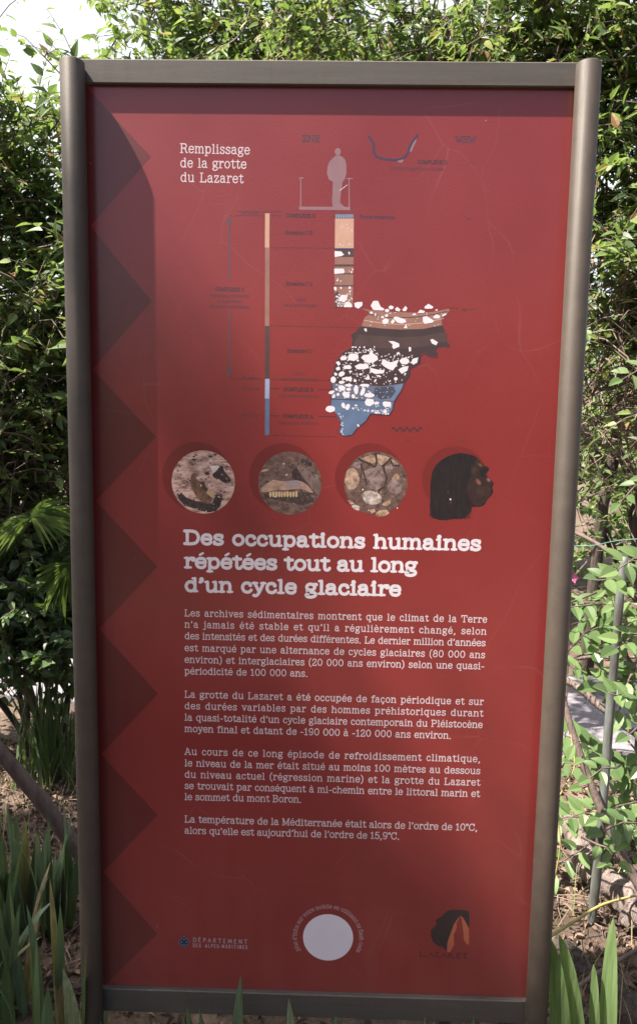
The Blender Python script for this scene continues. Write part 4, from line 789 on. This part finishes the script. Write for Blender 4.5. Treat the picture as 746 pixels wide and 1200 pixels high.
# fan palm leaves at the left
fan = empty('fan_palm', (-1.3, 1.55, 0), 'fan palm with spread pleated leaves at lower left', 'palm')
fo = Vector((-1.3, 1.55, 0))
tb = MB(); tb.tube([(-.42, .25, -.05), (-.40, .22, .25), (-.38, .2, .5)], [.07, .06, .045], 10); tb.build('trunk', M['bark'], fan, smooth=True)
for (px, py, y, ax, ay, n, rad, sp, tiltn) in [(36, 606, 1.08, .95, .30, 15, .20, 1.15, (.1, -.55, .8)), (38, 610, 1.12, -.9, .35, 15, .20, 1.3, (-.2, -.4, .9)), (86, 660, 1.12, -.35, -.9, 15, .22, 1.0, (-.2, -.9, .35)), (0, 560, 1.4, .3, .9, 13, .3, 1.2, (0, -.8, .5))]:
    c = at(px, py, y) - fo; mb2 = MB(); ax3 = Vector((ax, 0.0, ay)).normalized(); nn = Vector(tiltn).normalized()
    ax3 = (ax3 - nn*ax3.dot(nn)).normalized(); sd3 = nn.cross(ax3)
    P = []; D = []; S = []
    for k in range(n):
        a = (k/(n-1)-.5)*2*sp
        d = ax3*math.cos(a) + sd3*math.sin(a)
        P.append(tuple(c)); D.append(tuple(d)); S.append(rad*random.uniform(.85, 1.05)*(1-.15*abs(a)))
    leaves(mb2, leaf_tpl(.075, .25, .1, 4, .7, .8), P, D, [tuple(nn)]*n, S)
    mb2.tube([Vector((-.38, .2, .48)), (c+Vector((-.38, .2, .62)))*.5, c], [.009, .007, .005], 5)
    mb2.build('fan_leaf', M['fan'], fan)

# ---------------------------------------------------------------- pinnate shrub at the right
pin = empty('pinnate_shrub', (1.15, 1.15, 0), 'young shrub with large light green pinnate leaves at the right edge', 'shrub')
po = Vector((1.15, 1.15, 0)); sb = MB(); lf = MB()
PT = leaf_tpl(.52, .12, .12, 5, .9, .75)
random.seed(77)
specs = [((random.uniform(680, 790), (y_ := random.uniform(650, 1010))), (0, 0), random.uniform(.8, 1.15), random.choice((2, 3, 3, 4)), random.uniform(.055, .078)) for _ in range(26)]
specs = [(a, (a[0]-random.uniform(25, 60), a[1]+random.uniform(-35, 40)), y, n, z) for a, b, y, n, z in specs if not (a[0] < 745 and 800 < a[1] < 880)]
specs += [((735, 690), (700, 680), .5, 3, .055), ((760, 655), (722, 668), .45, 3, .06), ((755, 745), (722, 760), .5, 3, .065), ((752, 835), (712, 812), .5, 3, .06), ((720, 900), (690, 912), .5, 2, .05), ((750, 965), (705, 975), .45, 3, .055), ((700, 990), (725, 1010), .45, 2, .045), ((650, 905), (672, 895), .55, 2, .045),
         ((668, 760), (700, 735), 1.0, 3, .062), ((690, 765), (748, 752), .95, 4, .066), ((672, 706), (720, 716), .98, 3, .06), ((735, 770), (715, 700), .9, 4, .066), ((760, 730), (728, 722), 1.0, 3, .06),
         ((752, 800), (700, 805), .85, 3, .078), ((745, 775), (725, 832), .85, 2, .08), ((770, 690), (730, 668), 1.05, 4, .05), ((690, 800), (668, 782), 1.0, 3, .05),
         ((700, 890), (662, 905), .8, 3, .05), ((735, 905), (690, 880), .85, 3, .055), ((720, 955), (745, 985), .75, 3, .065), ((745, 940), (700, 960), .75, 3, .05), ((705, 965), (738, 955), .8, 2, .07), ((745, 880), (765, 930), .8, 3, .06),
         ((760, 560), (725, 590), 1.1, 3, .05), ((770, 430), (728, 445), 1.1, 3, .055), ((745, 1000), (715, 1010), .7, 2, .06), ((760, 850), (735, 862), .8, 3, .06)]
for (a, b, y, n, sz) in specs:
    A = at(*a, y) - po; B = at(*b, y-.08) - po; d = (B-A)
    sb.tube([A-d*.5+Vector((0, .05, -.03)), A, A.lerp(B, .5)+Vector((0, 0, .015)), B], [.004, .003, .0022, .0015], 5)
    dn = d.normalized(); nn = Vector((random.gauss(-.1, .2), -.55, .75)); s = dn.cross(nn).normalized()
    P = []; D = []; NN = []; S = []
    for i in range(n):
        t = (i+.3)/n; p = A.lerp(B, t)+Vector((0, 0, .015*math.sin(math.pi*t)))
        for sg in (-1, 1):
            P.append(tuple(p+s*sg*.006)); D.append(tuple(s*sg + dn*random.uniform(.35, .65) + Vector((0, 0, random.gauss(-.1, .15)))))
            NN.append(tuple(nn+Vector((random.gauss(0, .25), random.gauss(0, .25), random.gauss(0, .2))))); S.append(sz*random.uniform(.85, 1.12))
    P.append(tuple(B)); D.append(tuple(dn)); NN.append(tuple(nn)); S.append(sz*1.1)
    leaves(lf, PT, P, D, NN, S)
for pts in ([(700, 1060), (722, 980), (742, 900), (752, 800), (765, 690), (775, 560), (778, 430)], [(745, 905), (720, 880), (700, 890)], [(752, 800), (735, 770), (690, 765)], [(735, 955), (722, 950), (705, 965)]):
    L_ = [at(px, py, .95) - po for px, py in pts]
    sb.tube(L_, [.008-.005*i/len(L_) for i in range(len(L_))], 6)
sb.build('stems', M['stem'], pin, smooth=True); lf.build('leaves', M['leafP'], pin)

# ---------------------------------------------------------------- poles, wires, branches, logs
def stick(name, label, cat, pts, rad, m, k=10, group=None, jit=0):
    P = [Vector(p) for p in pts]; o = P[0].copy(); o.z = max(0, o.z)
    Q = [P[0]]
    for i in range(len(P)-1):                                    # Catmull-Rom
        p0, p1, p2, p3 = P[max(i-1, 0)], P[i], P[i+1], P[min(i+2, len(P)-1)]
        for j in range(1, 6):
            t = j/5; Q.append(.5*((2*p1)+(p2-p0)*t+(2*p0-5*p1+4*p2-p3)*t*t+(3*p1-p0-3*p2+p3)*t**3))
    rr = [float(np.interp(i/(len(Q)-1), np.linspace(0, 1, len(rad)), rad)) for i in range(len(Q))]
    if jit: rr = [r*(1+jit*noise.noise((i*.9, 3, rad[0]*100))) for i, r in enumerate(rr)]
    mb = MB(); mb.tube([q-o for q in Q], rr, k)
    if jit:
        mb.v = [tuple(Vector(v)*(1) + Vector((noise.noise(Vector(v)*14), noise.noise(Vector(v)*14+Vector((9, 0, 0))), noise.noise(Vector(v)*14+Vector((0, 9, 0)))))*jit*rad[0]*.8) for v in mb.v]
    ob = mb.build(name, m, smooth=True); ob.location = o
    return tag(ob, label, cat, group)
g = on_ground(692, 1084)
pole_xy = g
stick('fence_pole', 'grey green weathered pole leaning right of the sign', 'pole', [(g.x, g.y, -.1), (g.x, g.y, .03), at(703, 980, g.y), at(713, 850, g.y+.02), at(724, 720, g.y+.03), at(731, 652, g.y+.05)], [.0145, .0135, .013, .011], M['pole'], 12, jit=.18)
for py, py2, lab_ in ((640, 632, 'upper thin green fence wire crossing behind the leaves'), (905, 902, 'lower thin green fence wire crossing near the ground')):
    stick('fence_wire', lab_, 'wire', [at(560, py-6, 1.0), at(680, py, .9), at(740, py2, .8), at(900, py2-2, .7)], [.0016, .0016], M['wire'], 5)
g = on_ground(112, 1022)
stick('leaning_sapling', 'smooth brown bare sapling leaning diagonally at the lower left', 'sapling', [(g.x+.03, g.y+.02, -.08), tuple(g), at(88, 992, g.y-.01), at(50, 940, g.y-.05), at(8, 890, g.y-.1), at(-45, 825, g.y-.15), at(-95, 740, g.y-.2)], [.028, .027, .026, .024, .021, .018], M['stem'], 12, jit=.12)
stick('leaning_branch', 'brown branch slanting down to the right edge in front of the pole', 'branch', [at(655, 800, .72), at(668, 850, .66), at(690, 915, .6), at(713, 970, .55), at(746, 1035, .5), at(790, 1110, .42)], [.009, .011, .012, .013, .014], M['stem'], 9)
stick('thin_branch', 'long thin brown branch arching across the lower right corner', 'branch', [at(640, 1188, .12), at(665, 1165, .2), at(700, 1140, .25), at(746, 1112, .3), at(800, 1075, .35)], [.006, .006, .005, .004], M['stem'], 7)
stick('yellow_vine', 'thin yellow vine stem slanting over the ground right of the post', 'vine', [at(640, 1100, .3), at(675, 1078, .42), at(706, 1060, .5), at(750, 1048, .6)], [.005, .0045, .004, .003], M['vine'], 6)
stick('yellow_vine', 'thin yellow vine stem rising beside the right post near the weathered log', 'vine', [at(648, 1035, .5), at(656, 990, .5), at(653, 940, .52), at(672, 900, .56), at(668, 860, .6)], [.0025, .002, .002, .0015], M['vine'], 5)
stick('bare_branch', 'grey brown branch reaching across behind the pole under the pinnate leaves', 'branch', [at(640, 790, 1.25), at(672, 802, 1.2), at(705, 830, 1.15), at(730, 850, 1.1), at(770, 880, 1.0)], [.016, .014, .012, .01], M['deadwood'], 8, jit=.2)
stick('bare_branch', 'thin brown branch crossing level behind the pinnate leaves', 'branch', [at(640, 780, 1.3), at(690, 770, 1.3), at(735, 771, 1.25), at(780, 760, 1.2)], [.008, .007, .006], M['stem'], 7, jit=.2)
stick('bare_branch', 'brown branch slanting down to the right above the pinnate leaves', 'branch', [at(665, 620, 1.5), at(695, 635, 1.4), at(725, 655, 1.3), at(755, 672, 1.2)], [.009, .008, .007], M['stem'], 7, jit=.2)
stick('bare_branch', 'pale dry branch slanting up to the right beside the top half of the post', 'branch', [at(680, 325, 1.4), at(700, 310, 1.35), at(725, 295, 1.3), at(760, 272, 1.25)], [.006, .006, .005], M['drytwig'], 7, jit=.2)
g1 = on_ground(657, 958, .09); g2 = on_ground(700, 1035, .05)
stick('weathered_log', 'pale weathered log lying in the sun between right post and pole', 'log', [g1, g1.lerp(g2, .3)+Vector((.01, 0, .02)), g1.lerp(g2, .7), g2], [.03, .045, .045, .03], M['deadwood'], 14, jit=.28)
g1 = on_ground(712, 1035, .10); g2 = on_ground(752, 1085, .06)
stick('weathered_log', 'short ragged log piece at the right edge beside the iris blades', 'log', [g1, g1.lerp(g2, .5)+Vector((0, 0, .03)), g2], [.03, .06, .05], M['deadwood'], 14, jit=.6)
g1 = on_ground(640, 1105, .03); g2 = on_ground(760, 1210, .03)
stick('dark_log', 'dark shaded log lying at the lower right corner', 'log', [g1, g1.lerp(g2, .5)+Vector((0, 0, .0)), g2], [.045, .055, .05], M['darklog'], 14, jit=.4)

# ---------------------------------------------------------------- iris clumps
def blade(mb, base, d, L, wd, bend, twist):
    n = 9; d = Vector((d[0], d[1], 0)); s = Vector((-d.y, d.x, 0)); 
    s.normalize() if s.length > 1e-6 else None
    s = (Matrix.Rotation(twist, 3, 'Z') @ s)
    V = []; F = []
    p = Vector(base); up = Vector((0, 0, 1)); dl = d.length
    for i in range(n+1):
        t = i/n
        w_ = wd*(min(1, .6+t*1.3))*(1-t**3.2)**.8 + .0006
        nrm = s.cross(up)
        V += [p - s*w_*.5, p + nrm*w_*.10, p + s*w_*.5]
        dirv = (up + d*(.35+bend*t*t*1.6) - up*(bend*.55*t*t)).normalized()
        p = p + dirv*(L/n)
    for i in range(n):
        a = 3*i; F += [(a, a+1, a+4, a+3), (a+1, a+2, a+5, a+4)]
    mb.add(V, F)
IG = 'iris clumps round the foot of the sign'
def iris(x, y, label, n, h, spread=.5, seed=0, lean=(0, 0)):
    random.seed(100+seed)
    mb = MB()
    for i in range(n):
        a = random.uniform(0, 6.283); q = random.random()*spread
        blade(mb, (random.gauss(0, .055), random.gauss(0, .045), -.01), (math.cos(a)*q+lean[0], math.sin(a)*q+lean[1]), h*random.uniform(.55, 1.08), random.uniform(.022, .040), random.choice((.15, .25, .4, .7, 1.1)), random.gauss(0, .6))
    o = mb.build('iris_clump', M['iris'], smooth=True); o.location = (x, y, .02)
    return tag(o, label, 'iris', IG)
irs = [(-.96, .52, 'tall iris clump at the left edge, topmost of the clumps left of the post', 24, .36, .45), (-.76, .50, 'iris clump with upright blades close beside the left post', 24, .40, .36),
       (-1.02, .30, 'low iris clump in the lower left corner', 24, .40, .55), (-.78, .20, 'iris clump with broad crossing blades at the foot of the left post', 26, .42, .55),
       (-.86, -.02, 'iris clump at the bottom edge left of the post, nearest to the camera', 22, .46, .55),
       (-.62, .06, 'few iris blades close behind the foot of the left post', 12, .44, .35),
       (-.37, -.11, 'short iris blades rising before the left end of the bottom rail', 9, .37, .3), (-.20, -.13, 'short iris blades before the bottom rail under the department emblem', 9, .33, .4),
       (.03, -.13, 'short iris blades before the bottom rail under the white disc', 9, .32, .4), (.24, -.12, 'short iris blades before the bottom rail under the head logo', 8, .31, .4),
       (.42, -.07, 'short iris blades by the inner side of the right post foot', 8, .30, .4)]
for i, (x, y, lb, n, h, sp) in enumerate(irs): iris(x, y, lb, n, h, sp, i)
# the right-hand clump: long blades, sunlight painted into their colour
random.seed(5)
for k, (pts, lb) in enumerate([([(668, 1200), (655, 1140), (645, 1100)], 'broad sunlit green iris blade leaning left beside the right post'), ([(690, 1180), (672, 1130), (655, 1095)], 'sunlit iris blade bending beside the right post'),
        ([(716, 1200), (712, 1150), (718, 1075)], 'tall sunlit iris blade standing upright at the right edge'), ([(700, 1190), (698, 1160), (695, 1130)], 'short narrow iris blade before the weathered pole')]):
    A = at(*pts[0], -.03); A.z = .02; B = at(*pts[1], -.03); C = at(*pts[2], -.02)
    mb = MB(); V = []; F = []; n = 12; wd = (.034, .030, .026, .016)[k]
    for i in range(n+1):
        t = i/n; p = A*(1-t)**2 + B*2*t*(1-t) + C*t*t
        w_ = wd*(1-t**3)**.8+.0005
        V += [p+Vector((-w_*.5, w_*.75, 0)), p+Vector((-w_*.08, -w_*.06, 0)), p+Vector((w_*.5, -w_*.75, 0))]
    for i in range(n): a = 3*i; F += [(a, a+1, a+4, a+3), (a+1, a+2, a+5, a+4)]
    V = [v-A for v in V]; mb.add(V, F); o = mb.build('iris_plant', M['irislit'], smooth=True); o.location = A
    tag(o, lb, 'iris', 'single sunlit iris blades at the right')
# strap-leaved dark clump at the left
random.seed(9)
g = Vector((-1.12, 1.45, .02)); mb = MB()
for i in range(90):
    a = random.uniform(0, 6.283); q = random.uniform(.1, .8)
    blade(mb, (random.gauss(0, .06), random.gauss(0, .06), 0), (math.cos(a)*q, math.sin(a)*q), random.uniform(.3, .62), random.uniform(.008, .014), random.uniform(.3, .9), 0)
o = mb.build('strap_leaf_clump', M['leafB'], smooth=True); o.location = g
tag(o, 'dark clump of narrow arching leaves beside the left post behind the leaning trunk', 'plant')
# pink flower
fl = MB(); c = at(671, 677, 1.6)
for k in range(5):
    a = k*1.256; d = Vector((math.cos(a), -.3, math.sin(a)))
    leaves(fl, leaf_tpl(.8, .1, .1, 3), [tuple(d*.003)], [tuple(d)], [(0, -1, .2)], [.022])
o = fl.build('pink_flower', M['petal']); o.location = c; tag(o, 'small pink flower just right of the post', 'flower')
sbm = MB(); sbm.tube([(0, .004, 0), (.02, .05, -.1), (.03, .1, -.3), (.04, .1, -c.z-.02)], [.0015, .002, .003, .004], 5); sbm.build('stem', M['stem'], o)

# ---------------------------------------------------------------- leaf litter, dry grass (nobody could count them)
random.seed(3)
def scatter(n, boxes):
    out = []
    for _ in range(n):
        b = random.choices(boxes, weights=[q[4] for q in boxes])[0]
        out.append((random.uniform(b[0], b[1]), random.uniform(b[2], b[3])))
    return out
def gz(x, y): return .03 + .022*noise.fractal((x*1.7, y*1.7, 3.1), 1.0, 2.0, 5)
pts = scatter(15000, [(-2.2, -.45, .2, 1.8, 5), (.45, 2.2, .1, 1.8, 5), (-.5, .5, -.5, 1.8, 2)])
P = [(x, y, gz(x, y)+random.uniform(.0, .014)) for x, y in pts]
D = [(math.cos(a), math.sin(a), random.gauss(.05, .25)) for a in rng.uniform(0, 6.283, len(P))]
NN = [(random.gauss(0, .4), random.gauss(0, .4), 1) for _ in P]
lt = MB(); leaves(lt, leaf_tpl(.5, .3, .3, 3), P, D, NN, rng.uniform(.014, .038, len(P)))
tag(lt.build('leaf_litter', M['litter']), 'brown fallen leaves covering the soil around the sign', 'leaf litter', kind='stuff')
gr = MB()
for x, y in scatter(1500, [(-2.0, -.7, .8, 1.8, 4), (.6, 1.8, .1, 1.0, 3)]):
    if noise.noise((x*2.2, y*2.2, 5)) < -.05: continue
    a = random.uniform(0, 6.283); h = random.uniform(.04, .16); b = Vector((x, y, gz(x, y)-.005)); t = b+Vector((math.cos(a)*h*.7, math.sin(a)*h*.7, h))
    s = Vector((-math.sin(a), math.cos(a), 0))*.0016; m_ = b.lerp(t, .5)+Vector((0, 0, h*.18))
    gr.add([b-s, b+s, m_-s*.8, m_+s*.8, t], [(0, 1, 3, 2), (2, 3, 4)])
tag(gr.build('dry_grass', M['straw']), 'dry straw coloured grass in the leaf litter', 'grass', kind='stuff')
tk = MB()
for x, y in scatter(420, [(-2.0, -.5, .3, 1.8, 1), (.5, 2.0, .1, 1.8, 1)]):
    a = random.uniform(0, 6.283); L_ = random.uniform(.04, .2); z = gz(x, y)+.008
    tk.tube([(x, y, z), (x+math.cos(a)*L_*.5+random.gauss(0, .01), y+math.sin(a)*L_*.5, z+.012), (x+math.cos(a)*L_, y+math.sin(a)*L_, z+.004)], [.0025, .0022, .001], 4)
tag(tk.build('fallen_twigs', M['drytwig']), 'fallen dry twigs lying in the leaf litter', 'twigs', kind='stuff')
